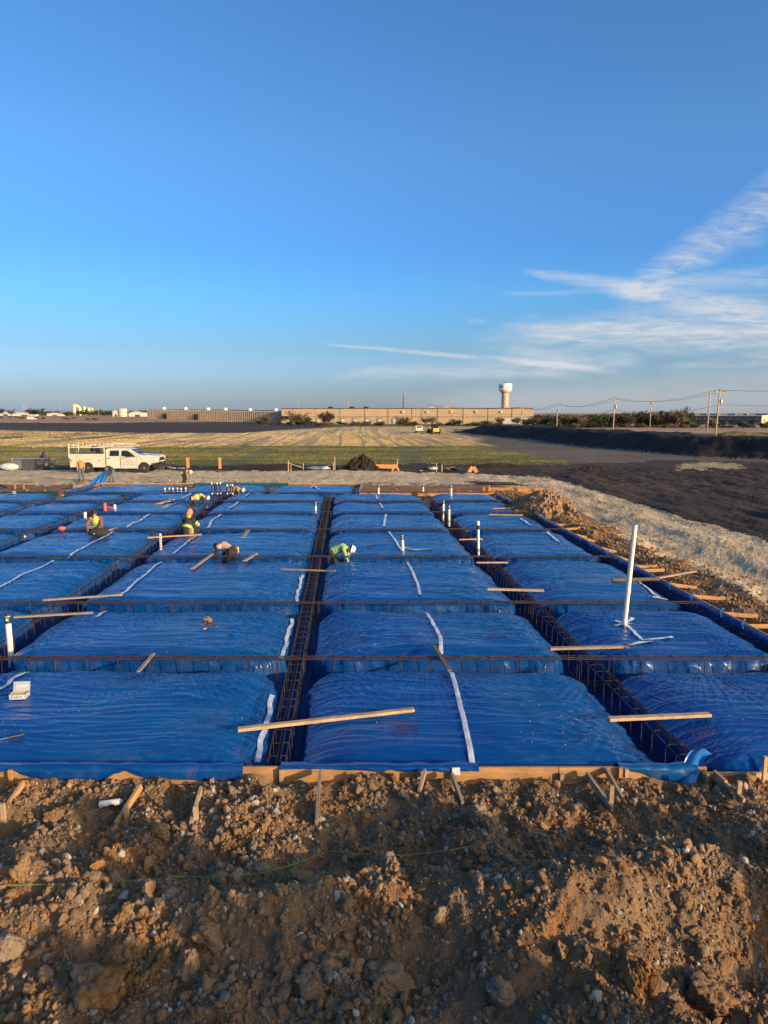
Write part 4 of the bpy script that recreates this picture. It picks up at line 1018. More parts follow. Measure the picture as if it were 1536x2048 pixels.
# ------------------------------------------------------------------ loose lumber
GLB = 'loose boards lying on the cages and pads'
def lumber(label, a, b, mat, w=.09, h=.045, z=.055, zb=None, name='loose_board', cat='board', group=GLB, tilt=0):
    p = at(*a, z); q = at(*b, z if zb is None else zb)
    o = plank(None, p, q, w, h, mat, name); return tag(o, label, cat, group)
for row in [
    ('long pale two by four reaching right from the central trench onto the front pad', (476, 1459), (828, 1419), WOODP, .09, .05, .06),
    ('pale board across the right trench, nearest the front form', (1218, 1438), (1420, 1429), WOODP, .10, .05, .06),
    ('grey board across the right trench beside the white tape corner', (1100, 1297), (1246, 1293), WOODG, .10, .05, .07),
    ('dark old board lying on the tape across the nearest cross cage', (868, 1292), (899, 1341), WOODD, .08, .04, .08),
    ('short grey stick poked under the nearest cross cage, left of centre', (277, 1343), (307, 1307), WOODG, .06, .03, .05),
    ('weathered board across the left trench, farther of the left pair', (86, 1200), (246, 1189), WOODG, .09, .04, .06),
    ('weathered board across the left trench, nearer of the left pair', (28, 1234), (186, 1225), WOODG, .09, .04, .05),
    ('narrow grey board across the central trench near the green shirted worker', (562, 1138), (671, 1142), WOODG, .09, .04, .06),
    ('short pale board across the right trench, second from the front', (975, 1178), (1088, 1181), WOODP, .11, .05, .06),
    ('thin board across the right trench behind the short pale one', (953, 1125), (1016, 1125), WOODP, .08, .04, .06),
    ('slanting board leaning left of the worker bent over with the tan pouch', (384, 1137), (436, 1100), WOODG, .10, .04, .05),
    ('short board right of the worker bent over with the tan pouch', (488, 1122), (513, 1107), WOODG, .12, .04, .05),
    ('small grey offcut lying alone on the pad left of the central trench', (485, 1075), (497, 1059), WOODG, .14, .04, .0),
    ('warm brown board in front of the worker in the orange hood', (295, 1075), (403, 1069), WOOD, .09, .05, .06),
    ('short brown board beside the black bag', (205, 1064), (232, 1056), WOOD, .10, .04, .05),
    ('pale wide board on the back pads, left of the prone worker', (314, 1008), (345, 999), WOODP, .28, .05, .02),
    ('thin strip of wood lying beside the pale wide board', (322, 1014), (340, 1007), WOODG, .10, .03, -.02),
    ('thin board laid against the right form, far back', (978, 1029), (1046, 1030), WOODP, .10, .04, .06),
    ('thin brown board at the farthest right corner of the pads', (985, 1017), (1040, 1015), WOOD, .08, .04, .05),
    ('thin board across the right trench by the two white pipes', (918, 1079), (965, 1078), WOODP, .08, .04, .06)]:
    lumber(row[0], row[1], row[2], row[3], row[4], row[5], row[6])
p = at(1225, 1160, .04); q = redge(20.2, .3) + Vector((0, 0, .1)); p2 = at(1318, 1158, .06)
o = MB().tube([p, p.lerp(p2, .5), p2], .055, 8).build('rusty_pipe', WOODD, None, loc=p); tag(o, 'grey brown pipe lying from the right pad to the right form', 'pipe')
lumber('brown board resting on the right form and rising to the gravel side', (1312, 1156), (1391, 1142), WOODG, .11, .05, .06, .10)

# ------------------------------------------------------------------ plumbing stubs
GP = 'white plastic pipe stubs'
def pvc(label, base, top, r, cap=None, lean=0.0, zb=None, group=GP):
    b = at(*base, -.10); zt = b.z; b.z = (top_z(b.x, b.y) - .08) if zb is None else zb; b0 = at(*base, max(b.z + .06, -.3)); b = Vector((b0.x, b0.y, b.z))
    d = math.hypot(b.y, 0); h = (base[1] - top[1]) * (d / FPX) * 1.02
    dx = at(top[0], base[1], b0.z).x - b0.x
    top_p = Vector((b.x + dx - (top[0] - 768) * (base[1] - top[1]) * math.sin(PITCH) / FPX ** 2 * d, b.y, b0.z + h))
    root = thing('pipe_stub', label, 'pipe', b, 0, group)
    MB().tube([b, b.lerp(top_p, .5), top_p], r, 14).build('pipe', PVC, root, smooth=False)
    ax = (top_p - b).normalized()
    if cap == 'black':
        MB().lathe([(r * 1.1, -.16), (r * 1.12, -.02), (r * .8, .0), (r * .75, .05), (r * .4, .055)], top_p, 14, axis=ax).build('cap', BLACKP, root)
        MB().box(top_p + Vector((r * .3, -r * 1.1, -.07)), (r * .9, .01, .06)).build('sticker', TAPE, root)
    if cap == 'white':
        MB().lathe([(r * 1.08, -.30), (r * 1.1, -.16), (r * 1.02, -.15)], top_p, 14, axis=ax).build('collar', BLACKP, root)
        MB().lathe([(r * 1.25, -.12), (r * 1.28, .0), (r * 1.05, .015)], top_p, 14, axis=ax).build('cap', PVC, root)
    if cap == 'coupling':
        MB().lathe([(r * 1.0, -.03), (r * 1.09, -.028), (r * 1.09, .08), (r * 1.0, .082)], b.lerp(top_p, .36), 16, axis=ax).build('coupling', PVC, root)
        MB().lathe([(r * .9, -.002), (r * .9, .002)], top_p, 14, axis=ax).build('opening', BLACKP, root)
        vs = [];
        for k in range(9):
            a = k * .9; m = MB(); 
        for a in (0.4, 1.9, 3.4, 5.0):
            e = Vector((math.cos(a), math.sin(a), 0)); s = Vector((-e.y, e.x, 0)); z0 = top_z(b.x, b.y)
            m = MB().add([Vector((b.x, b.y, z0 + .05)) + e * r + s * .05, Vector((b.x, b.y, z0 + .05)) + e * r - s * .05, Vector((b.x, b.y, z0 + .022)) + e * .22 - s * .05, Vector((b.x, b.y, z0 + .022)) + e * .22 + s * .05], [(0, 1, 2, 3)]); m.build('tape_strip', TAPE, root)
    return root
pvc('tall leaning white pipe on the right pad, by the white tape corner', (1248, 1253), (1270, 1044), .057, 'coupling')
pvc('white pipe with black cap at the left edge of the picture', (22, 1310), (15, 1228), .062, 'black')
pvc('white pipe with black cap right of the green shirted worker', (806, 1102), (804, 1070), .055, 'black')
pvc('white pipe with white cap above a black collar, in the right trench', (957, 1110), (956, 1042), .05, 'white', zb=-.3)
pvc('white pipe in the right trench, nearer of the close pair', (898, 1050), (898, 1011), .055, 'black', zb=-.3)
pvc('white pipe beside the right trench, farther of the close pair', (886, 1035), (887, 1001), .055, 'black')
pvc('white pipe with dark cap beside the central trench', (631, 1031), (631, 1005), .06, 'black')
pvc('white pipe at the back form, nearest the notch', (757, 990), (757, 970), .06, 'black')
pvc('white pipe at the back form with a dark post beside it', (846, 993), (846, 969), .06, 'black')
pvc('white pipe at the back form, rightmost of three', (902, 991), (902, 971), .07, 'black')
pvc('short white pipe stub in the second long trench, left of the seated worker', (170, 1037), (170, 1024), .07, None)
p = at(322, 1096, -.1); pr = thing('marker_rod', 'white slotted rod standing in the trench by the warm brown board', 'rod', (p.x, p.y, -.5))
MB().box((p.x, p.y, -.02), (.07, .03, .95)).build('rod', PVC, pr)
for k in range(7): MB().box((p.x, p.y - .017, .35 - k * .11), (.03, .006, .04)).build('slot', BLACKP, pr)
p = at(840, 996, -.1); o = plank(None, (p.x - .12, 44.0, -.5), (p.x - .12, 43.95, .12), .1, .10, WOODD, 'dark_post', lean=(0, 1, 0)); tag(o, 'dark timber post at the end of the right trench', 'post')
def conduits(label, px, py, n, gap, h, r=.05, cap=True):
    p = at(px, py, -.1); root = thing('conduit_cluster', label, 'conduits', (p.x, p.y, -.3), 0, 'clusters of upright conduits')
    for k in range(n):
        x = p.x + (k - (n - 1) / 2) * gap; yy = p.y + (k % 2) * .12
        c = MB().tube([(x, yy, -.3), (x, yy, h)], r, 10).build('conduit', BLACKP, root)
        if cap: MB().lathe([(r * 1.1, h - .13), (r * 1.12, h - .02), (r * .8, h)], (x, yy, 0), 10).build('cap', PVC, c)
        b = MB().lathe([(r * 1.15, .0), (r * 1.15, .06)], (x, yy, -.1), 10).build('band', PVC, c)
    return root
def fixp(root):
    for c in root.children:
        for g in c.children:
            g.location = Vector((0, 0, 0))
            for v in g.data.vertices: pass
def conduits2(label, px, py, n, gap, h, r=.05):
    p = at(px, py, -.1); root = thing('conduit_cluster', label, 'conduits', (p.x, p.y, -.3), 0, 'clusters of upright conduits')
    for k in range(n):
        x = (k - (n - 1) / 2) * gap; yy = (k % 2) * .12
        c = MB().tube([(0, 0, 0), (0, 0, h)], r, 10).build('conduit', BLACKP, root, world=False); c.location = (x, yy, 0)
        MB().lathe([(r * 1.1, h - .13), (r * 1.12, h - .02), (r * .8, h)], n=10).build('cap', PVC, c, world=False)
        MB().lathe([(r * 1.15, .22), (r * 1.15, .30)], n=10).build('band', PVC, c, world=False)
conduits2('row of six short white capped conduits on the back pads', 350, 985, 6, .26, .52, .055)
conduits2('taller group of four black conduits near the bent tan worker', 432, 989, 4, .17, .98, .045)
conduits2('smaller group of three black conduits beside the taller group', 460, 989, 3, .17, .85, .045)
p = at(210, 1022, -.1); rp = thing('red_pipe', 'red pipe elbow standing in the second long trench behind the seated worker', 'pipe', (p.x, p.y, -.4))
REDP = plain('faded_red_pipe', (.42, .09, .10), .5, .2)
MB().tube([(p.x, p.y, -.4), (p.x, p.y, .32)], .09, 12).build('riser', REDP, rp)
MB().tube([(p.x, p.y, .08), (p.x + .55, p.y, .08)], .05, 10).build('branch', REDP, rp)
MB().tube([(p.x + .52, p.y, .0), (p.x + .52, p.y, .24)], .07, 10).build('outlet', PVC, rp)

# ------------------------------------------------------------------ small things left on the sheeting
def ground_at(px, py):
    p = at(px, py, -.08); p.z = top_z(p.x, p.y); return p
p = ground_at(40, 1402); bx = thing('fastener_tub', 'clear plastic tub of fasteners with its lid open, on the front left pad', 'tub', (p.x, p.y, p.z + .01), R(6))
CLEAR = plain('milky_plastic', (.36, .38, .40), .25, .06, 5); NAILS = plain('brass_fasteners', (.62, .45, .18), .4, .4, 60)
m = MB(); w, d, h = .28, .18, .09
m.box((0, 0, .008), (w, d, .012)); m.box((0, -d / 2, h / 2), (w, .01, h)); m.box((0, d / 2, h / 2), (w, .01, h)); m.box((-w / 2 + .005, 0, h / 2), (.01, d - .012, h)); m.box((w / 2 - .005, 0, h / 2), (.01, d - .012, h))
m.build('tub', CLEAR, bx, world=False)
MB().add([(-w / 2, d / 2 + .006, h), (w / 2, d / 2 + .006, h), (w / 2, d / 2 + .05, h + .15), (-w / 2, d / 2 + .05, h + .15), (-w / 2, d / 2 + .018, h), (w / 2, d / 2 + .018, h), (w / 2, d / 2 + .062, h + .15), (-w / 2, d / 2 + .062, h + .15)], [(0, 1, 2, 3), (7, 6, 5, 4), (0, 4, 5, 1), (1, 5, 6, 2), (2, 6, 7, 3), (3, 7, 4, 0)]).build('lid', CLEAR, bx, world=False)
MB().box((0, 0, .045), (w - .03, d - .03, .05)).build('fasteners', NAILS, bx, world=False)
MB().box((.02, -d / 2 - .007, .05), (.17, .004, .05)).build('label', TAPE, bx, world=False)
for k in range(6): MB().box((-.04 + k * .022, -d / 2 - .010, .05), (.012, .003, .022)).build('lettering', BLACKP, bx, world=False)
MB().box((0, d / 2 + .022, h + .08), (.20, .006, .05)).build('lid_label', TAPE, bx, world=False)
p = ground_at(18, 1484); hm = thing('tie_wire_tool', 'black handled tying tool lying at the left edge of the front pad', 'tool', (p.x, p.y, p.z + .03), R(32))
MB().tube([(.0, 0, 0), (.22, 0, 0)], .018, 8).build('grip', BLACKP, hm, world=False); MB().tube([(-.22, 0, 0), (0, 0, 0)], .008, 6).build('shaft', STEEL, hm, world=False); MB().tube([(-.26, 0, 0), (-.2, 0, 0)], .02, 8).build('reel', LEATHER, hm, world=False)
p = ground_at(416, 1248); o = link_mesh('clay_lump', BIGCLOD[1], None, (p.x, p.y, p.z + .10), (.3, .2, 1), (.13, .12, .16)); tag(o, 'lone lump of grey brown clay sitting on the blue pad left of centre', 'clod')
p = ground_at(410, 1263); o = link_mesh('clay_lump', MIDCLOD[2], None, (p.x, p.y, p.z + .02), (0, 0, 1), (.09, .06, .05)); tag(o, 'small crumb of clay in front of the lone lump on the pad', 'clod')
p = ground_at(198, 1075)
bg = thing('tool_bag', 'black tool bag lying on the pad in front of the seated worker', 'bag', (p.x, p.y, p.z), R(18))
m = MB().ball((0, 0, .17), .34, 14, 9, sc=(1.25, .62, .5)); m.build('bag', DARKC, bg, world=False, smooth=True)
MB().tube([(-.2, -.1, .3), (-.1, -.12, .42), (.1, -.12, .42), (.2, -.1, .3)], .018, 6).build('handle', BLACKP, bg, world=False); MB().box((-.16, -.215, .15), (.05, .02, .04)).build('buckle', STEEL, bg, world=False)
p = ground_at(124, 1066); tl = thing('cordless_tool', 'small red and black power tool at the second long trench', 'tool', (p.x, p.y, .02), .4)
MB().ball((0, 0, .1), .14, 10, 7, sc=(1.2, .6, .7)).build('body', REDP, tl, world=False, smooth=True); MB().bar((.02, 0, .05), (.06, 0, -.12), .07, .06).build('grip', BLACKP, tl, world=False); MB().box((.07, 0, -.13), (.14, .08, .05)).build('battery', BLACKP, tl, world=False)
p = ground_at(770, 1027); tb = thing('tool_pile', 'dark tool pouch with orange strap dumped on the pad, fifth row', 'pouch', (p.x, p.y, p.z), 0)
MB().ball((-.3, 0, .1), .3, 12, 8, sc=(1.3, .6, .45)).build('pouch', DARKC, tb, world=False, smooth=True); MB().bar((.0, 0, .12), (.75, -.1, .06), .12, .06).build('strap', LEATHER, tb, world=False); MB().ball((.15, .05, .14), .14, 8, 6).build('roll', PINKC, tb, world=False, smooth=True)
p = hero_z(222, 1618); ct = thing('sealant_tube', 'white plastic tube lying on the soil beside a slanting brace', 'tube', (p.x, p.y, p.z + .08), R(8))
MB().tube([(-.14, 0, 0), (.12, 0, .015)], .042, 14).build('tube', PVC, ct, world=False); MB().tube([(.12, 0, .015), (.15, 0, .016)], .03, 10).build('cap', BLUEL, ct, world=False); MB().box((.02, -.04, -.012), (.07, .012, .035)).build('label', BLACKP, ct, world=False)
# green string line sagging over the soil
LINE = plain('green_string', (.20, .34, .05), .6, .1)
pts = []
for x, y in [(-30, 1772), (120, 1768), (250, 1762), (370, 1752), (430, 1755), (520, 1747), (590, 1728), (655, 1702), (700, 1705), (768, 1711), (820, 1710), (900, 1700), (985, 1684)]:
    p = hero_z(x, y); p.z += .06; pts.append(at(x, y, p.z))
o = MB().tube(pts, .0035, 5).build('string_line', LINE, None, loc=(0, 6.5, 0)); tag(o, 'thin green string line sagging across the clods of the soil bank', 'string')

# ------------------------------------------------------------------ people
def remesh(name, mb, voxel, mat, parent, smooth_it=4):
    me = mb.mesh(name, mat); o = bpy.data.objects.new(name, me); C.objects.link(o)
    md = o.modifiers.new('r', 'REMESH'); md.mode = 'VOXEL'; md.voxel_size = voxel; md.use_smooth_shade = True
    sm = o.modifiers.new('s', 'SMOOTH'); sm.iterations = smooth_it; sm.factor = .5
    dg = bpy.context.evaluated_depsgraph_get(); ev = o.evaluated_get(dg); nm = bpy.data.meshes.new_from_object(ev); nm.name = name
    o.modifiers.clear(); o.data = nm; nm.materials.clear(); nm.materials.append(mat)
    nm.polygons.foreach_set('use_smooth', [True] * len(nm.polygons)); bpy.data.meshes.remove(me); o.parent = parent; return o
def limb(mb, a, b, ra, rb, n=None):
    a = Vector(a); b = Vector(b); L = (b - a).length; n = n or max(2, int(L / (min(ra, rb) * .55)))
    for k in range(n + 1):
        t_ = k / n; mb.ball(a.lerp(b, t_), ra + (rb - ra) * t_, 10, 7)
POSES = {
    'stand': dict(pel=(0, 0, .95), che=(0, .02, 1.32), nec=(0, .03, 1.50), hea=(0, .06, 1.63), sh=(.19, 0, 1.42), el=(.25, -.02, 1.14), ha=(.23, .12, .92), hi=(.10, 0, .92), kn=(.12, .03, .50), an=(.13, -.02, .10)),
    'bend': dict(pel=(0, -.18, .88), che=(0, .22, 1.02), nec=(0, .40, 1.03), hea=(0, .53, .99), sh=(.19, .30, 1.02), el=(.23, .40, .74), ha=(.14, .48, .48), hi=(.10, -.18, .86), kn=(.13, .02, .47), an=(.15, -.10, .10)),
    'squat': dict(pel=(0, -.14, .36), che=(0, .06, .70), nec=(0, .13, .88), hea=(0, .19, 1.01), sh=(.19, .08, .80), el=(.29, .26, .56), ha=(.16, .46, .36), hi=(.10, -.12, .36), kn=(.22, .28, .50), an=(.18, .02, .10)),
    'kneel': dict(pel=(0, -.34, .52), che=(0, .10, .60), nec=(0, .29, .60), hea=(0, .42, .54), sh=(.19, .18, .58), el=(.24, .28, .32), ha=(.18, .40, .06), hi=(.10, -.32, .50), kn=(.14, -.12, .10), an=(.14, -.54, .08)),
}
def person(label, loc, rz, pose, top, legs, vest=None, hat=None, hatmat=None, hood=None, stripes=False, belt=False, scale=1.0, voxel=.016, hair=True, twist=0.0, sleeve=None):
    P = {k: Vector(v) for k, v in POSES[pose].items()}
    root = thing('person', label, 'person', loc, rz, 'people working on the site'); root.scale = (scale,) * 3
    def sd(v, s): return Vector((v.x * s, v.y, v.z))
    fwd = Vector((0, 1, 0)); axis = (P['hea'] - P['nec']).normalized()
    face = (fwd - axis * fwd.dot(axis)); face = face.normalized() if face.length > .2 else Vector((0, 0, -1))
    if pose in ('bend', 'kneel'): face = (Vector((0, .35, -1)) - axis * Vector((0, .35, -1)).dot(axis)).normalized()
    side = face.cross(axis).normalized(); rot = Matrix((side, face, axis)).transposed()
    b = MB()
    limb(b, P['pel'], P['che'], .125, .14); limb(b, P['che'], P['nec'], .13, .06); limb(b, P['nec'], P['hea'], .055, .06)
    b.ball(P['hea'] + axis * .02, .105, 14, 10, sc=(.76, .95, 1.12), rot=rot)
    b.ball(P['hea'] + face * .095 - axis * .01, .02, 8, 6, sc=(.8, 1.1, 1.4), rot=rot)       # nose
    b.ball(P['hea'] + face * .07 - axis * .085, .035, 8, 6)                                    # chin
    for s in (-1, 1):
        sh, el, ha = sd(P['sh'], s), sd(P['el'], s), sd(P['ha'], s); hi, kn, an = sd(P['hi'], s), sd(P['kn'], s), sd(P['an'], s)
        limb(b, P['che'] + (sh - P['che']) * .3, sh, .09, .065); limb(b, sh, el, .055, .042); limb(b, el, ha, .042, .028)
        limb(b, hi, kn, .085, .058); limb(b, kn, an, .058, .04); limb(b, an + Vector((0, -.04, -.05)), an + Vector((0, .14, -.065)), .04, .03)
        b.ball(P['hea'] + side * s * .08, .022, 8, 5, sc=(.5, 1, 1.4), rot=rot)             # ear
        d = (ha - el).normalized(); q = d.cross(Vector((s, 0, 0))).normalized(); w = d.cross(q)
        pc = ha + d * .05; b.ball(pc, .04, 8, 6)
        for f, ln in zip((-1.5, -.5, .5, 1.5), (.065, .08, .075, .058)):
            a0 = pc + w * f * .019 + d * .02; limb(b, a0, a0 + d * ln * .6 + q * .012, .0125, .011, 3); limb(b, a0 + d * ln * .6 + q * .012, a0 + d * ln + q * .035, .011, .0095, 2)
        limb(b, pc - w * .03, pc - w * .055 + d * .045 + q * .02, .014, .011, 3)
    remesh('body', b, min(voxel, .013), SKIN, root, 2)
    for s in (-1, 1):
        e = P['hea'] + face * .086 + side * s * .032 + axis * .022; MB().ball(e, .011, 8, 5).build('eye', HAIR, root, world=False)
    MB().ball(P['hea'] + face * .083 - axis * .055, .02, 8, 5, sc=(1.2, .35, .3), rot=rot).build('mouth', REDP, root, world=False)
    if hair and hat != 'beanie': 
        m = MB(); m.ball(P['hea'] + axis * .045 - face * .018, .112, 14, 8, sc=(.8, .95, .95), rot=rot); m.build('hair', HAIR, root, world=False, smooth=True)
    j = MB(); limb(j, P['pel'] + (P['che'] - P['pel']) * .05, P['che'], .162, .175); limb(j, P['che'], P['nec'] - (P['nec'] - P['che']) * .25, .165, .085)
    sv = MB() if sleeve else j
    for s in (-1, 1):
        sh, el, ha = sd(P['sh'], s), sd(P['el'], s), sd(P['ha'], s)
        limb(j, P['che'] + (sh - P['che']) * .3, sh, .125, .09); limb(sv, sh, el, .082, .066); limb(sv, el, el.lerp(ha, .9), .066, .046)
    remesh('jacket', j, voxel, top, root, 3)
    if sleeve: remesh('sleeves', sv, voxel, sleeve, root, 3)
    t_ = MB(); t_.ball(P['pel'], .165, 12, 8)
    for s in (-1, 1):
        hi, kn, an = sd(P['hi'], s), sd(P['kn'], s), sd(P['an'], s); limb(t_, hi, kn, .115, .085); limb(t_, kn, an + Vector((0, 0, .02)), .085, .068)
    remesh('trousers', t_, voxel, legs, root, 3)
    for s in (-1, 1):
        an = sd(P['an'], s); m = MB(); limb(m, an + Vector((0, -.03, .06)), an + Vector((0, -.04, -.045)), .062, .052); limb(m, an + Vector((0, -.04, -.05)), an + Vector((0, .17, -.06)), .052, .042); remesh('boot', m, voxel, BOOT, root, 2)
    if vest:
        v = MB(); a0 = P['pel'].lerp(P['che'], .35); limb(v, a0, P['che'], .178, .192); limb(v, P['che'], P['nec'] - (P['nec'] - P['che']) * .35, .18, .11)
        for s in (-1, 1): limb(v, P['che'] + (sd(P['sh'], s) - P['che']) * .2, P['che'].lerp(sd(P['sh'], s), .75), .14, .112)
        vo = remesh('vest', v, voxel, vest, root, 3)
        ax = (P['che'] - P['pel']).normalized()
        MB().lathe([(.188, -.03), (.196, -.025), (.196, .025), (.188, .03)], P['pel'].lerp(P['che'], .6), 18, axis=ax).build('reflective_band', REFLECT, vo, world=False)
    if stripes:
        for s in (-1, 1):
            sh, el, ha = sd(P['sh'], s), sd(P['el'], s), sd(P['ha'], s)
            for k in (.55, .9): MB().lathe([(.082, -.045), (.085, -.04), (.083, .04), (.08, .045)], sh.lerp(el, k), 12, axis=el - sh).build('sleeve_band', vest or HIVIS, root, world=False)
        MB().lathe([(.19, -.06), (.196, -.05), (.196, .05), (.19, .06)], P['pel'].lerp(P['che'], .45), 18, axis=P['che'] - P['pel']).build('chest_band', vest or HIVIS, root, world=False)
    if belt:
        MB().lathe([(.172, -.03), (.178, 0), (.172, .03)], P['pel'].lerp(P['che'], .12), 18, axis=P['che'] - P['pel']).build('belt', DARKC, root, world=False)
        for s in (-1, 1): MB().box(P['pel'] + Vector((s * .2, .02, .02)), (.11, .17, .20)).build('tool_pouch', belt if s > 0 else DARKC, root, world=False)
    hm = hatmat or HATY; top_h = P['hea'] + axis * .055 - face * .005
    if hat == 'hard':
        h = MB().lathe([(.158, -.012), (.16, .0), (.128, .006), (.126, .05), (.108, .095), (.07, .125), (.0, .135)], top_h, 18, axis=axis).build('hard_hat', hm, root, world=False, smooth=True)
        MB().bar(top_h - face * .09 + axis * .115, top_h + face * .1 + axis * .108, .03, .03, axis).build('ridge', hm, h, world=False)
        MB().ball(top_h + face * .14, .085, 12, 6, sc=(1, .75, .12), rot=rot).build('brim', hm, h, world=False)
    if hat == 'cap':
        h = MB().ball(top_h + axis * .01, .115, 14, 8, sc=(.86, .98, .85), rot=rot).build('cap', hm, root, world=False, smooth=True); MB().ball(top_h + face * .13 - axis * .0, .075, 10, 5, sc=(1, .9, .14), rot=rot).build('brim', hm, h, world=False)
    if hat == 'beanie':
        m = MB(); m.ball(P['hea'] + axis * .04 - face * .02, .135, 14, 9, sc=(.86, .98, 1.12), rot=rot); m.ball(P['hea'] - face * .06 - axis * .06, .11, 12, 8, rot=rot); m.ball(P['hea'] + axis * .15 - face * .03, .05, 8, 6); remesh('hood', m, voxel, hm, root, 3)
        MB().ball(P['nec'] - face * .06 - axis * .01, .10, 10, 7, sc=(1.1, .7, .7), rot=rot).build('hood_collar', HIVIS, root, world=False, smooth=True)
    return root
def gnd(px, py, z): return at(px, py, z)
person('person standing in a rust brown jacket and yellow green hard hat beside the truck', at(163, 962, -.26), R(200), 'stand', BROWNC, JEANS, None, 'hard', HATY, voxel=.02, scale=1.03)
person('person in a black hoodie and jeans bending to lift the blue sheeting', at(222, 964, -.24), R(170), 'bend', DARKC, JEANS, None, 'cap', PLAID, scale=1.06, voxel=.02)
person('person with cream helmet bent over the form at the short back trench', at(370, 968, -.2), R(250), 'bend', TANC, DARKC, None, 'hard', HATC, voxel=.022, scale=.92, belt=HIVIS)
person('person in a yellow vest and cream helmet crawling over the pad near the black conduits', at(398, 1014, -.06), R(-75), 'kneel', DARKC, DARKC, HIVIS, 'hard', HATC, voxel=.02, scale=.95, belt=LEATHER)
person('person in a tan jacket and pale hat stooping by the smaller conduit group', at(470, 997, -.45), R(-85), 'kneel', TANC, TANC, None, 'hard', HATW, voxel=.022, scale=1.05)
person('person seated facing the camera in a yellow vest over maroon sleeves', (at(194, 1059, -.05) + Vector((0, 0, -.40))), R(180), 'squat', PLAID, JEANS, HIVIS, 'cap', HAIR, voxel=.017, scale=1.12)
person('person with an orange hood and black coat with yellow stripes, back to the camera', (at(376, 1062, -.05) + Vector((0, 0, -.40))), R(-12), 'squat', DARKC, DARKC, None, 'beanie', ORANGEC, stripes=True, belt=LEATHER, voxel=.017, scale=1.12)
person('person in a dusty pink shirt bent double over the third cross trench', (at(458, 1113, -.05) + Vector((0, 0, -.67))), R(62), 'bend', PINKC, DARKC, None, None, voxel=.016, scale=1.0, belt=LEATHER, sleeve=DARKC)
person('person in a neon green shirt bent over the third cross trench beside the central cage', (at(672, 1113, -.05) + Vector((0, 0, -.67))), R(-95), 'bend', GREENC, DARKC, None, 'hard', HATW, voxel=.016, scale=.97)
person('person in a yellow vest half hidden behind the truck bonnet', at(287, 944, -.3) + Vector((0, 1.5, 0)), R(160), 'stand', TANC, JEANS, HIVIS, 'cap', DARKC, voxel=.022, scale=1.0)
person('person in an orange vest at the front of the truck, half hidden', at(311, 944, -.3) + Vector((0, 1.8, 0)), R(200), 'stand', DARKC, JEANS, HIVISO, 'cap', DARKC, voxel=.022, scale=.98)

# gathered blue sheeting the bending man lifts
m = MB(); vs = []; N = 20; a0 = at(196, 970, -.1); a1 = at(212, 944, .75)
for i in range(N):
    t_ = i / (N - 1); c = Vector(at(190, 971, -.15)).lerp(Vector((at(213, 962, 0).x, 51.9, .78)), t_); w = .95 * (1 - t_) ** .7 + .12
    for k in range(11):
        s = k / 5 - 1; vs.append(c + Vector((s * w * .55, .12 * math.cos(k * 2.1) * (.4 + t_), .06 * math.sin(k * 1.7 + 3 * t_))))
m.add(vs, [(i * 11 + k, i * 11 + k + 1, (i + 1) * 11 + k + 1, (i + 1) * 11 + k) for i in range(N - 1) for k in range(10)])
tag(m.build('gathered_sheet', FLAP, None, smooth=True, loc=a0), 'gathered end of blue sheeting lifted by the person in black', 'plastic sheet')

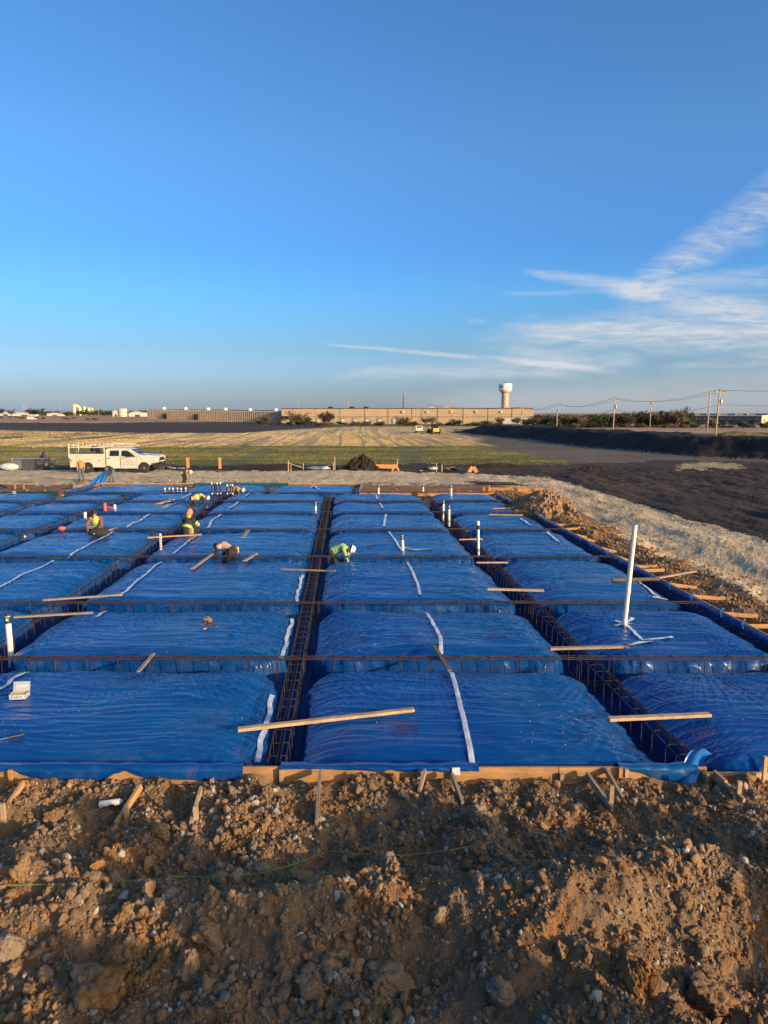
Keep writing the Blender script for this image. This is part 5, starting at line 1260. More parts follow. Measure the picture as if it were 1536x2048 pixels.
# ------------------------------------------------------------------ service truck
def build_truck():
    K = .0079
    def X(z): return (z - 100) * K
    def Zz(z): return (419 - z) * K
    p = at(138, 945.5, -.28); root = thing('service_truck', 'white crew cab service truck with ladder rack parked on the gravel', 'truck', (p.x, p.y, -.28), R(-1.5))
    W = 2.0
    bd = [(X(103), Zz(208)), (X(103), Zz(252)), (X(118), Zz(258)), (X(118), Zz(356)), (X(258), Zz(356)), (X(262), Zz(330)), (X(285), Zz(308)), (X(318), Zz(300)), (X(348), Zz(308)), (X(370), Zz(330)), (X(374), Zz(356)), (X(512), Zz(356)), (X(512), Zz(208))]
    MB().prism(bd[::-1], 0, W).build('service_body', WHITE, root, world=False)
    cab = [(X(524), Zz(370)), (X(524), Zz(168)), (X(532), Zz(156)), (X(552), Zz(148)), (X(700), Zz(146)), (X(775), Zz(150)), (X(800), Zz(156)), (X(905), Zz(214)), (X(925), Zz(219)), (X(1040), Zz(224)), (X(1095), Zz(233)), (X(1110), Zz(245)), (X(1112), Zz(300)), (X(1030), Zz(312)),
           (X(1008), Zz(335)), (X(985), Zz(308)), (X(950), Zz(298)), (X(915), Zz(308)), (X(888), Zz(335)), (X(880), Zz(370))]
    # cab narrows above the window line
    n = len(cab); vs = []
    for y0, sgn in ((0, 1), (W, -1)):
        for x, z in cab: vs.append((x, y0 + sgn * (.13 * max(0, (z - Zz(240)) / (Zz(148) - Zz(240))) if x < X(906) else .05), z))
    MB().add(vs, [tuple(range(n))[::-1], tuple(range(n, 2 * n))] + [(i, (i + 1) % n, (i + 1) % n + n, i + n) for i in range(n)]).build('cab', WHITE, root, world=False)
    def sidewin(pts, name='window'):
        f = MB(); v = []
        for x, z in pts: v.append((X(x), .13 * max(0, (Zz(z) - Zz(240)) / (Zz(148) - Zz(240))) - .012, Zz(z)))
        v2 = [(a, b + .03, c) for a, b, c in v]; k = len(v)
        f.add(v + v2, [tuple(range(k))[::-1], tuple(range(k, 2 * k))] + [(i, (i + 1) % k, (i + 1) % k + k, i + k) for i in range(k)]); return f.build(name, GLASS, root, world=False)
    sidewin([(572, 172), (672, 170), (676, 230), (572, 230)]); sidewin([(705, 172), (760, 170), (795, 188), (855, 236), (855, 241), (706, 232)])
    ws = [(X(803), .16, Zz(159)), (X(803), W - .16, Zz(159)), (X(900), W - .07, Zz(212)), (X(900), .07, Zz(212))]
    MB().add([Vector(a) + Vector((.008, 0, .014)) for a in ws], [(0, 1, 2, 3)]).build('windscreen', GLASS, root, world=False)
    for x0, x1 in ((530, 690), (693, 872)):
        d = MB(); 
        for a in (x0, x1): d.bar((X(a), -.004, Zz(365)), (X(a), -.004, Zz(236)), .012, .008, (0, 1, 0))
        d.bar((X(x0), -.004, Zz(364)), (X(x1), -.004, Zz(364)), .008, .012); dd = d.build('door', TRIM, root, world=False)
        MB().box((X(x0 + 32), -.018, Zz(256)), (.22, .03, .045)).build('door_handle', TRIM, dd, world=False)
    mr = MB().box((X(812), -.16, Zz(222)), (.14, .20, .24)); mr.bar((X(815), -.1, Zz(235)), (X(830), .02, Zz(238)), .05, .05); mr.build('mirror', TRIM, root, world=False)
    MB().box((X(938), .32, Zz(219) + .012), (.26, .3, .05)).build('hood_scoop', TRIM, root, world=False)
    for yy in (.22, W - .22):
        h = MB().box((X(1090), yy, Zz(268)), (.18, .36, .17)).build('headlight', LAMP, root, world=False)
    MB().box((X(1095), W / 2, Zz(278)), (.26, 1.1, .5)).build('grille', TRIM, root, world=False)
    b = MB().box((X(1085), W / 2, Zz(342)), (.52, W + .04, .34)); b.box((X(1118), W / 2, Zz(300)), (.07, W * .8, .06)); b.box((X(1118), W / 2, Zz(270)), (.05, W * .7, .06)); b.bar((X(1112), .35, Zz(350)), (X(1112), .35, Zz(262)), .07, .07); b.bar((X(1112), W - .35, Zz(350)), (X(1112), W - .35, Zz(262)), .07, .07)
    b.build('bumper', TRIM, root, world=False)
    MB().box((X(600), W / 2, Zz(372)), (4.2, .9, .14)).build('chassis', TRIM, root, world=False)
    for cx in (318, 950):
        for yy, s in ((.14, -1), (W - .14, 1)):
            w = MB().lathe([(.27, -.13), (.395, -.13), (.425, -.09), (.425, .09), (.395, .13), (.27, .13)], (0, 0, 0), 24, axis=(0, s, 0)).build('wheel', RUBBER, root, world=False); w.location = (X(cx), yy, .425)
            MB().lathe([(.27, .09), (.27, .12), (.20, .085), (.10, .10), (.08, .15), (.0, .155)], (0, 0, 0), 20, axis=(0, s, 0)).build('rim', CHROME, w, world=False)
            mh = MB()
            for k in range(8): mh.tube([Vector((math.cos(k * math.pi / 4) * .2, s * .10, math.sin(k * math.pi / 4) * .2)), Vector((math.cos(k * math.pi / 4) * .2, s * .112, math.sin(k * math.pi / 4) * .2))], .035, 8)
            mh.build('rim_holes', TRIM, w, world=False)
        ar = MB().tube([(X(cx) + .50 * math.cos(a), .03, .425 + .50 * math.sin(a)) for a in np.linspace(.1, math.pi - .1, 12)], .035, 6); ar.build('wheel_arch', TRIM, root, world=False)
    for x0, x1 in ((122, 195), (198, 255), (378, 505)):
        d = MB(); za, zb = Zz(345), Zz(222)
        d.bar((X(x0), -.003, za), (X(x0), -.003, zb), .010, .006, (0, 1, 0)); d.bar((X(x1), -.003, za), (X(x1), -.003, zb), .010, .006, (0, 1, 0)); d.bar((X(x0), -.003, zb), (X(x1), -.003, zb), .006, .010); dd = d.build('locker_door', STEEL, root, world=False)
        if x1 != 255: MB().box((X((x0 + x1) / 2 if x0 > 300 else 138) + (.08 if x0 > 300 else 0), -.012, Zz(284)), (.09, .02, .11)).build('latch', TRIM, dd, world=False)
    MB().box((X(307), W / 2, Zz(207) + .01), (3.1, W - .2, .02)).build('bed_top', TRIM, root, world=False)
    for yy in (.05, W - .05):
        r = MB(); r.bar((X(110), yy, Zz(210)), (X(110), yy, Zz(98)), .07, .07); r.bar((X(510), yy, Zz(210)), (X(508), yy, Zz(118)), .07, .07); r.bar((X(98), yy, Zz(137)), (X(516), yy, Zz(137)), .07, .07); r.bar((X(165), yy, Zz(137)), (X(165), yy, Zz(97)), .06, .06); r.bar((X(310), yy, Zz(137)), (X(310), yy, Zz(99)), .06, .06); r.bar((X(357), yy, Zz(137)), (X(357), yy, Zz(97)), .06, .06)
        r.tube([(X(480), yy, Zz(137)), (X(500), yy, Zz(112)), (X(540), yy, Zz(101)), (X(780), yy, Zz(105)), (X(825), yy, Zz(128)), (X(520), yy, Zz(133))], .035, 6); r.build('ladder_rack', WHITE, root, world=False)
    r = MB()
    for x, z in ((110, 120), (310, 120), (508, 125), (540, 103), (640, 104), (780, 107)): r.bar((X(x), .05, Zz(z)), (X(x), W - .05, Zz(z)), .05, .05)
    r.build('rack_crossbar', WHITE, root, world=False)
    w = MB().lathe([(.05, -.15), (.32, -.13), (.34, .1), (.3, .28), (.1, .33)], (X(345), W / 2, Zz(200) + .25), 14); w.box((X(390), W / 2, Zz(190) + .1), (.12, .5, .6)); w.build('welder', TRIM, root, world=False)
    MB().bar((X(170), .5, Zz(208)), (X(170), .5, Zz(150)), .08, .08).build('post', STEEL, root, world=False)
    # lettering on the doors, too small to read in the photograph
    t_ = MB().tube([(X(745 + k * 10), -.012, Zz(283) + .03 * math.sin(k / 7 * math.pi)) for k in range(8)], .012, 4); t_.build('door_logo', BLUEL, root, world=False)
    MB().box((X(778), -.008, Zz(302)), (1.05, .006, .028)).build('door_stripe', REDL, root, world=False)
    t_ = MB()
    for k in range(14):
        if k in (3, 7): continue
        t_.box((X(716 + k * 9.6), -.008, Zz(329)), (.05, .006, .055))
    t_.build('door_numbers', BLUEL, root, world=False)
    MB().box((X(320), -.008, Zz(270)), (.58, .006, .022)).build('body_stripe', REDL, root, world=False); MB().box((X(432), -.008, Zz(232)), (.5, .006, .022)).build('body_stripe', REDL, root, world=False)
    MB().box((X(112), W / 2, Zz(372)), (.12, 1.8, .16)).build('rear_bumper', TRIM, root, world=False)
    for yy in (.06, W - .06): MB().box((X(103) - .008, yy, Zz(235)), (.02, .09, .16)).build('tail_light', REDL, root, world=False)
build_truck()

# ------------------------------------------------------------------ roadside clutter
def post(label, px, py, h, w, mat, name='wooden_post', cat='post', group=None, lean=0):
    p = at(px, py, -.3); z = float(gz(p.x, p.y)); o = plank(None, (p.x, p.y, z - .2), (p.x + lean, p.y, z + h), w * .5, w, mat, name, lean=(0, 1, 0)); return tag(o, label, cat, group)
post('orange marker post right of the truck, nearer the truck', 376, 936, 1.05, .27, ORANGE); post('orange marker post right of the truck, farther from it', 440, 937, 1.10, .25, ORANGE)
for lab, px, py, h, ln in [('thin lath stake by the low black soil heap', 577, 944, 1.05, 0), ('short lath stake right of the thin one at the roadside', 582, 943, .55, 0), ('short lath in the road edge between two soil heaps', 607, 939, .6, 0), ('tall lath of the leaning pair left of the tall heap', 670, 941, 1.25, -.06),
                           ('leaning lath crossing the tall one beside the black heap', 667, 941, .65, -.25), ('lath stake at the left end of the orange roadside board', 741, 940, .75, 0), ('thin lath behind the right end of the orange roadside board', 795, 937, .9, 0), ('slanting lath of the pair by the rag heap', 873, 944, .85, .35), ('upright lath of the pair by the rag heap', 884, 944, .72, 0)]:
    post(lab, px, py, h, .075, WOODP, 'lath_stake', 'stake', 'lath stakes along the far road edge')
a = at(743, 940, -.3); b = at(792, 940, -.3); o = plank(None, a + Vector((0, 0, .35)), b + Vector((0, 0, .32)), .05, .38, ORANGE, 'roadside_board'); tag(o, 'long orange board standing on edge before the tall black heap', 'board')
t = thing('saw_horse', 'short orange timber trestle at the right end of the roadside board', 'trestle', at(791, 942, -.3))
for s in (-1, 1): plank(t, t.location + Vector((s * .3, 0, 0)), t.location + Vector((s * .05, 0, .62)), .05, .16, ORANGE, 'leg', lean=(0, 1, 0))
t = thing('saw_horse', 'small orange timber trestle standing alone on the black soil', 'trestle', at(946, 945, -.3))
for s in (-1, 1): plank(t, t.location + Vector((s * .35, 0, 0)), t.location + Vector((s * .05, .1, .5)), .05, .3, ORANGE, 'leg', lean=(0, 1, 0))
a = at(578, 928, -.3); plank_o = plank(None, Vector((at(577, 944, -.3).x, at(577, 944, -.3).y, .5)), Vector((at(604, 944, -.3).x, at(604, 944, -.3).y, .12)), .04, .06, WOODP, 'sloping_lath'); tag(plank_o, 'thin lath sloping down from the tall stake by the low heap', 'stake')
# black crates and drums left of the truck
p = at(58, 939, -.3); bxx = thing('black_crate', 'long dark steel trough on the road edge, left of the truck', 'crate', (p.x, p.y, -.3))
m = MB(); m.box((p.x, p.y, .22), (2.6, .9, 1.0)); m.build('box', plain('dark_grey_steel', (.06, .06, .065), .6, .3, 3), bxx); MB().box((p.x - .9, p.y - .47, .22), (.9, .03, .85)).build('panel', plain('grey_panel', (.13, .125, .13), .6, .2, 3), bxx); MB().box((p.x - 1.28, p.y - .47, .68), (.12, .03, .1)).build('label', TAPE, bxx)
MB().box((p.x, p.y, .735), (2.66, .96, .03)).build('rim', STEEL, bxx)
p = at(84, 935, -.3); o = pile('black_bag', 'black plastic sack sitting on the end of the dark trough', 'sack', p.x, p.y + .6, .75, .6, 1.55, BLACKP, 81, 24, .1)
p = at(18, 940, -.3); o = MB().ball((0, 0, .3), .55, 14, 9, sc=(1.7, .8, .62)).build('white_bundle', plain('dusty_white_sheet', (.5, .5, .52), .7, .15, 3, bump=.4), None, smooth=True, loc=(0, 0, 0)); o.location = (p.x, p.y, -.3); tag(o, 'pale wrapped bundle on the road at the left edge of the picture', 'bundle')
for lab, px, py, w, h, mt in [('grey tangle of pipe ends in the ditch left of the leaning laths', 640, 939, 2.2, .5, STEEL), ('white rag on the black soil right of the truck', 345, 937, .8, .14, TAPE), ('pale rag at the foot of the nearer orange post', 362, 937, 1.1, .12, TAPE), ('red brown sack on the rag heap', 898, 940, 1.3, .5, PLAID), ('white sack on the rag heap', 868, 938, 1.2, .5, TAPE), ('black sack right of the rag heap', 912, 942, 1.1, .55, BLACKP), ('black sack left of the rag heap', 853, 938, 1.2, .6, BLACKP), ('dark brown sack near the front of the truck', 338, 936, .7, .35, PLAID), ('pale block on the road edge near the trestle', 842, 941, .5, .15, TAPE)]:
    p = at(px, py, -.3); o = link_mesh('rag_bundle', clod_mesh('rag_bundle', 3, px, mt, .9, 1.4), None, (p.x, p.y, float(gz(p.x, p.y)) + h * .3), None, (w / 2, .35, h / 2)); tag(o, lab, 'bundle')
p = at(965, 970, -.3); rb = thing('rebar_stack', 'loose stack of black bars lying on the gravel behind the back form', 'rebar stack', (p.x, p.y, -.3))
for k in range(9):
    a = Vector((p.x - 1.2 + .12 * k, p.y + 1.6 - .28 * k, -.2 + .01 * (k % 3))); MB().tube([a, a + Vector((3.4 + random.uniform(-.5, .3), -1.3 + random.uniform(-.2, .2), .05))], .022, 5).build('rebar', REBAR, rb)
p = at(45, 977, -.2); rk = thing('chop_saw_table', 'low bench with a pale plank and dark tool on the clay at far left', 'bench', (p.x, p.y, -.25))
plank(rk, (p.x - 1.0, p.y, .12), (p.x + 1.0, p.y, .13), .25, .05, WOODP); plank(rk, (p.x - .5, p.y, -.25), (p.x - .5, p.y, .1), .08, .06, WOOD, 'leg', lean=(0, 1, 0)); plank(rk, (p.x + .1, p.y, -.25), (p.x + .1, p.y, .1), .08, .06, WOOD, 'leg', lean=(0, 1, 0)); MB().bar((p.x - 1.9, p.y, .1), (p.x - 1.0, p.y - .2, -.1), .12, .1).build('tool', BLACKP, rk)
for k, (px, py) in enumerate([(170, 973), (190, 976), (152, 977)]):
    p = at(px, py, -.2); o = link_mesh('clay_block', BIGCLOD[k + 2], None, (p.x, p.y, -.12), (0, 0, k), (.65 - .1 * k, .45, .35)); tag(o, ['broad orange clay lump under the standing person', 'orange clay lump beside the stepped form', 'flat orange clay lump left of the standing person'][k], 'clod')

# ------------------------------------------------------------------ far vehicles
def car_wheel(root, x, y, r, w=.24):
    o = MB().lathe([(r * .6, -w / 2), (r, -w / 2 + .03), (r, w / 2 - .03), (r * .6, w / 2)], n=16, axis=(1, 0, 0)).build('wheel', RUBBER, root, world=False); o.location = (x, y, r); return o
p = at(839, 866.5, -.3); pk = thing('pickup', 'small white pickup seen from behind on the far stubble', 'pickup', (p.x, p.y, -.3))
bod = [(0, .45), (0, 1.15), (1.9, 1.15), (2.0, 1.85), (2.3, 1.95), (3.2, 1.95), (3.9, 1.25), (5.2, 1.15), (5.3, .45)]
m = MB(); n = len(bod); m.add([(-.98 + .16 * max(0, z - 1.2), y_, z) for y_, z in bod] + [(.98 - .16 * max(0, z - 1.2), y_, z) for y_, z in bod], [tuple(range(n)), tuple(range(2 * n - 1, n - 1, -1))] + [(i, i + n, (i + 1) % n + n, (i + 1) % n) for i in range(n)]); m.build('body', WHITE, pk, world=False)
MB().add([(-.72, 1.92, 1.28), (.72, 1.92, 1.28), (.66, 1.985, 1.78), (-.66, 1.985, 1.78)], [(0, 1, 2, 3)]).build('rear_window', GLASS, pk, world=False)
MB().box((0, -.06, .5), (1.96, .14, .2)).build('bumper', TRIM, pk, world=False)
for s in (-1, 1): MB().box((s * .9, -.012, .98), (.14, .02, .3)).build('tail_light', REDL, pk, world=False); car_wheel(pk, s * .84, .95, .4); car_wheel(pk, s * .84, 4.3, .4); MB().box((s * 1.1, 3.2, 1.4), (.22, .1, .18)).build('mirror', TRIM, pk, world=False)
p = at(872, 868, -.3); lo = thing('loader', 'yellow wheeled loader with dark cab on the far stubble beside the pickup', 'loader', (p.x, p.y, -.3), .25)
MB().prism([(-.75, .6), (-.75, 1.35), (-.6, 1.45), (.6, 1.45), (.75, 1.35), (.75, .6)], -.2, 2.2).build('engine_cover', YELLOW, lo, world=False)
MB().box((0, -.22, 1.0), (.5, .04, .3)).build('rear_grille', TRIM, lo, world=False)
cb = MB().box((0, 1.1, 2.0), (1.35, 1.3, 1.05)).build('cab', GLASS, lo, world=False); MB().box((0, 1.1, 2.58), (1.5, 1.5, .12)).build('cab_roof', TRIM, cb, world=False)
for sx in (-1, 1):
    MB().bar((sx * .68, .44, 1.45), (sx * .68, .44, 2.5), .09, .09).build('cab_post', TRIM, lo, world=False); car_wheel(lo, sx * 1.0, .4, .62, .45); car_wheel(lo, sx * 1.0, 2.9, .62, .45); MB().box((sx * .5, -.22, 1.25), (.18, .04, .14)).build('tail_light', REDL, lo, world=False)
MB().box((0, 4.2, .5), (2.5, .9, .8)).build('bucket', YELLOW, lo, world=False); 
for s in (-1, 1): MB().bar((s * .45, 2.0, 1.3), (s * .45, 3.9, .7), .18, .25).build('lift_arm', YELLOW, lo, world=False)

# ------------------------------------------------------------------ far buildings
TAN = plain('tan_metal_wall', (.47, .35, .22), .7, .05, .2); TANL = plain('tan_metal_trim', (.50, .375, .24), .7, .05, .2)
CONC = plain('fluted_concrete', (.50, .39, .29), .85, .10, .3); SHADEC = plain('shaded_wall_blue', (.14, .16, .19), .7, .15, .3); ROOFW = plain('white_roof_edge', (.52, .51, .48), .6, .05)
DARKB = plain('dark_opening', (.035, .03, .028), .8, .3, 1); BARKB = plain('brown_gutter', (.27, .19, .12), .7, .1)
METALL = plain('lamp_shield', (.6, .59, .56), .3, .03)
def warehouse():
    a = Vector(((565 - 768) / FPX * 352, 352, -.3)); b = Vector(((1064 - 768) / FPX * 330, 330, -.3)); d = (b - a); L = d.length; d.normalize(); s = Vector((d.y, -d.x, 0)); H = 7.3
    # two runs meet; local x along the wall
    root = thing('warehouse', 'long tan metal warehouse with dock doors beyond the fields', 'warehouse', a, math.atan2(d.y, d.x))
    MB().box((L / 2, 40, H / 2), (L, 80, H)).build('wall', TAN, root, world=False)
    MB().box((L / 2, 40, H + .15), (L + .3, 80.3, .3)).build('roof_edge', DARKB, root, world=False)
    m = MB()
    for k in range(int(L / .9)): m.box((.5 + k * .9, -.03, H * .5 + .35), (.35, .06, H - .9))
    o = m.build('corrugation', TANL, root, world=False); o['kind'] = 'stuff'
    MB().box((L / 2, -.08, H * .47), (L, .12, .18)).build('wall_seam', DARKB, root, world=False)
    for f in (.05, .145, .245, .345, .44, .535, .635, .735, .83, .92): MB().box((L * f, -.12, H / 2), (.16, .14, H)).build('downspout', BARKB, root, world=False)
    for f in (.115, .155, .205, .255, .305, .355, .405, .465, .51):
        dd = MB().box((L * f, -.12, 1.55), (2.3, .25, 2.6)).build('dock_door', BARKB, root, world=False); MB().box((L * f + .1, -.27, 1.3), (1.7, .08, 1.9)).build('door_panel', plain('pale_door', (.5, .52, .55), .6, .1), dd, world=False)
    for f in (.50, .595, .69, .785, .88): MB().box((L * f, -.35, H * .80), (.9, .5, .9)).build('wall_lamp', METALL, root, world=False)
    for f in (.18, .27, .33, .6, .66, .9): MB().box((L * f, 12, H + .7), (2.2, 2, .9)).build('roof_unit', DARKB if f < .5 else CONC, root, world=False)
    tr = MB().box((L * .955, -6, 1.7), (17, 2.5, 2.7)).build('trailer', ROOFW, None, world=False); tr.parent = None
    q = a + d * (L * .955) + s * 6; tr.location = a; tr.rotation_euler = (0, 0, math.atan2(d.y, d.x)); tag(tr, 'white box trailer parked before the right end of the tan warehouse', 'trailer')
    lt = MB().box((3, -8, 3.6), (16, 9, .5)).build('canopy', DARKB, root, world=False)
    MB().box((6, -4, 1.7), (8, 6, 3.2)).build('office', CONC, root, world=False)
    # fluted concrete wing to the left
    a2 = Vector(((300 - 768) / FPX * 405, 405, 1.2)); b2 = Vector(((566 - 768) / FPX * 362, 362, 1.2)); d2 = (b2 - a2); L2 = d2.length; d2.normalize(); H2 = 5.7
    r2 = thing('fluted_warehouse', 'long low warehouse of fluted concrete panels, left of the tan warehouse', 'warehouse', a2, math.atan2(d2.y, d2.x)); r2.rotation_euler = (0, R(.75), math.atan2(d2.y, d2.x))
    MB().box((L2 / 2, 30, H2 / 2 - 1), (L2, 60, H2 + 2)).build('wall', CONC, r2, world=False)
    nrib = 74; g = L2 / nrib
    me = MB().add([(-.42, 0, -2), (-.25, -1.0, -2), (.25, -1.0, -2), (.42, 0, -2), (-.42, 0, H2), (-.25, -1.0, H2), (.25, -1.0, H2), (.42, 0, H2)], [(0, 1, 5, 4), (1, 2, 6, 5), (2, 3, 7, 6), (4, 5, 6, 7)]).mesh('rib', CONC)
    for k in range(nrib): link_mesh('rib', me, r2, (g * (k + .5), 0, 0), None, None)
    for f in (.155, .40): MB().box((L2 * f, -1.5, 1.9), (g * 2.2, .5, 3.4)).build('doorway', DARKB, r2, world=False)
    for f in (.07, .245, .42, .55, .73, .91): MB().ball((L2 * f, 6, H2 + .4), 1.3, 10, 6).build('roof_vent', METALL, r2, world=False, smooth=True)
    MB().box((L2 / 2, 30, H2 + .1), (L2, 60, .2)).build('roof', DARKB, r2, world=False)
warehouse()
def tower():
    p = at(1007, 844, -.3); D = 650; x = (1007 - 768) / FPX * D; root = thing('water_tower', 'white topped water tower on a broad column behind the tan warehouse', 'water tower', (x, D, -.3))
    TC = plain('tower_column', (.45, .33, .22), .8, .08, .2); TW = plain('tower_tank', (.74, .72, .68), .5, .04, .2)
    MB().lathe([(3.6, 0), (3.25, 3), (3.1, 21.5), (3.3, 23.2)], n=48).build('column', TC, root, world=False, smooth=True)
    MB().lathe([(3.3, 23.2), (5.6, 25.6)], n=48).build('cone', TC, root, world=False, smooth=True)
    MB().lathe([(5.6, 25.6), (5.9, 26.0), (5.9, 31.0), (5.7, 31.5), (3, 32.0), (.1, 32.2)], n=48).build('tank', TW, root, world=False)
    r = MB()
    for k in range(16): a = k * math.pi / 8; r.bar((1.6 * math.cos(a), 1.6 * math.sin(a), 32.0), (1.6 * math.cos(a), 1.6 * math.sin(a), 33.0), .12, .12)
    r.tube([(1.6 * math.cos(a), 1.6 * math.sin(a), 33.0) for a in np.linspace(0, 2 * math.pi, 17)], .08, 4); r.build('railing', DARKB, root, world=False)
    for k, a in enumerate((-152, -142, -131, -120, -92, -80, -68, -57)):                # painted name, too worn and far to read
        t_ = MB(); an = R(a); c, s_ = math.cos(an), math.sin(an); w = .62 if k not in (1, 5) else .3
        for q in ((-w / 2), (w / 2)): t_.box((5.93 * c - s_ * q, 5.93 * s_ + c * q, 28.6), (.14, .22, 2.3), 0, an)
        t_.box((5.93 * c, 5.93 * s_, 28.6 + (.0 if k % 2 else 1.0)), (.13, w, .3), 0, an)
        t_.build('painted_letter', BLUEL if k < 4 else plain('faded_letter', (.55, .50, .44), .6, .1), root, world=False)
tower()
def silos():
    D = 860
    root = thing('grain_silos', 'cluster of pale grain silos above the trees at far left', 'silos', ((172 - 768) / FPX * D, D, -.3))
    SI = plain('silo_concrete', (.62, .50, .33), .8, .08, .2); k = D / FPX
    for i, (px, w, top) in enumerate([(155, 6, 811), (161, 5, 810.5), (166, 6, 814.5), (171, 5, 813.5), (175, 5, 813), (179, 5, 815), (184, 5, 815), (188, 5, 816)]):
        h = (826 - top) * k + 5.2; MB().lathe([(w * k / 2, 0), (w * k / 2, h - .6), (w * k * .3, h)], ((px - 172) * k, (i % 2) * 3, 0), 16).build('silo', SI, root, world=False, smooth=False)
    MB().box((-9, 0, (826 - 809.5) * k + 4), (4, 4, 3)).build('head_house', SI, root, world=False)
    D = 640; k = D / FPX; t = thing('storage_tank', 'squat pale storage tank left of the fluted warehouse', 'tank', ((250 - 768) / FPX * D, D, -.3))
    h = (826 - 817.5) * k + 5.2; MB().lathe([(9 * k, 0), (9 * k, h - .3), (8 * k, h), (.5, h + .6)], n=28).build('shell', plain('tank_steel', (.50, .44, .34), .6, .1, .2), t, world=False)
    for z in (.33, .66): MB().lathe([(9 * k + .06, h * z), (9 * k + .1, h * z + .1), (9 * k + .06, h * z + .2)], n=28).build('hoop', DARKB, t, world=False)
    for lab, px0, px1, top, bot, D in [('white roofed shed right of the squat storage tank', 262, 294, 823, 835, 660), ('small pale shed left of the squat storage tank', 230, 242, 821, 834, 670), ('long white shed among the trees at far left', 34, 74, 824.5, 832, 800), ('low white shed at the left edge of the picture', 4, 30, 823, 830, 820), ('white shed beneath the grain silos', 100, 128, 825.5, 831, 800)]:
        k = D / FPX; r = thing('shed', lab, 'shed', ((px0 - 768) * k, D, -.3)); w = (px1 - px0) * k; h = (826 - top) * k + 5.25
        MB().box((w / 2, 6, h * .4), (w, 12, h * .8)).build('wall', ROOFW, r, world=False); m = MB().prism([(-.5, h * .8), (w * .4, h), (w + .5, h * .8 - .2)], -.6, 12.6); m.build('roof', ROOFW, r, world=False)
        MB().box((w * .55, -.1, h * .28), (w * .3, .2, h * .5)).build('doorway', DARKB, r, world=False)
silos()
def right_building():
    L, Dp, H = 52.0, 45.0, 4.5; z0 = -1.2
    root = thing('shaded_warehouse', 'long low warehouse with a shaded blue front and sunlit tan end, behind the right trees', 'warehouse', (156, 400, z0), R(-45))
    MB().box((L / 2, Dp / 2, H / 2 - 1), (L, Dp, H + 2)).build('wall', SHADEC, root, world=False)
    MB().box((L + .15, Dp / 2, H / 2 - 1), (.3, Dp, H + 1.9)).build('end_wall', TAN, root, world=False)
    MB().box((L / 2, Dp / 2, H + .2), (L + 1, Dp + 1, .4)).build('roof_edge', ROOFW, root, world=False); MB().box((L / 2, -.3, H - .35), (L, .5, .35)).build('eave', DARKB, root, world=False)
    MB().box((L / 2, -.5, H * .5), (L, .8, .3)).build('canopy_beam', DARKB, root, world=False)
    for i in range(12): MB().box((L * (i + .5) / 12, -.15, H * .5), (.25, .2, H)).build('pilaster', STEEL, root, world=False)
    for i in range(11): MB().box((L * (i + 1) / 12, -.12, H * .22), (L / 18, .15, H * .40)).build('bay_door', plain('pale_blue_door', (.30, .35, .42), .6, .2), root, world=False)
    for x, w in ((18, 3.5), (24, 5), (33, 4), (40, 2), (48, 6)): MB().box((x, 14, H + .9), (w, 2, .9)).build('roof_unit', SHADEC, root, world=False)
right_building()

# ------------------------------------------------------------------ poles and wires
POLE = wood('pole_timber', (.34, .25, .15), (.42, .32, .20), (.48, .37, .24), .2)
GPL = 'utility poles on the far right'
def pole(label, px, py, top_y, D, arm=1.2, r=.125, lean=0, mat=POLE, group=GPL):
    x = (px - 768) / FPX * D; zb = -.3; zt = CAMH + (826 - top_y) * D / FPX
    root = thing('utility_pole', label, 'utility pole', (x, D, zb), 0, group); H = zt - zb
    MB().tube([(0, 0, 0), (lean * H * .5, 0, H * .5), (lean * H, 0, H)], r, 10, radii=[r * 1.15, r, r * .72]).build('pole', mat, root, world=False, smooth=True)
    if arm:
        for z in (H - .5,): MB().bar((lean * H - arm, 0, z), (lean * H + arm, 0, z), .12, .14).build('crossarm', mat, root, world=False)
        for s in (-1, 0, 1): MB().lathe([(.05, 0), (.09, .05), (.05, .12), (.08, .18), (.02, .25)], (lean * H + s * arm * .92, 0, H - .43 if s else H), 8).build('insulator', DARKB, root, world=False)
        MB().lathe([(.18, 0), (.2, .1), (.2, .7), (.12, .8)], (lean * H + .3, -.1, H - 2.4), 10).build('transformer', STEEL, root, world=False)
    return Vector((x + lean * H, D, zt))
tops = []
tops.append(pole('utility pole at the right end of the tan warehouse', 1041, 856, 813.5, 250, 1.0))
tops.append(pole('utility pole left of the dark shrubs, second of the near line', 1111, 858, 807.5, 205, 1.0))
tops.append(pole('utility pole with pale brace at the middle of the dark bank', 1223, 868, 796, 160, .9, lean=.012))
tops.append(pole('nearest utility pole, tall and pale, on the dark bank at right', 1427, 882, 780, 122, .9, lean=.03))
btops = [pole('farther dark pole just left of the nearest tall pole', 1410, 850, 781.5, 190, 0, .17, .02), pole('dark pole rising from the bare trees', 1296, 850, 794, 240, .8), pole('dark pole behind the shrubs near the second near pole', 1120, 845, 799, 300, 0)]
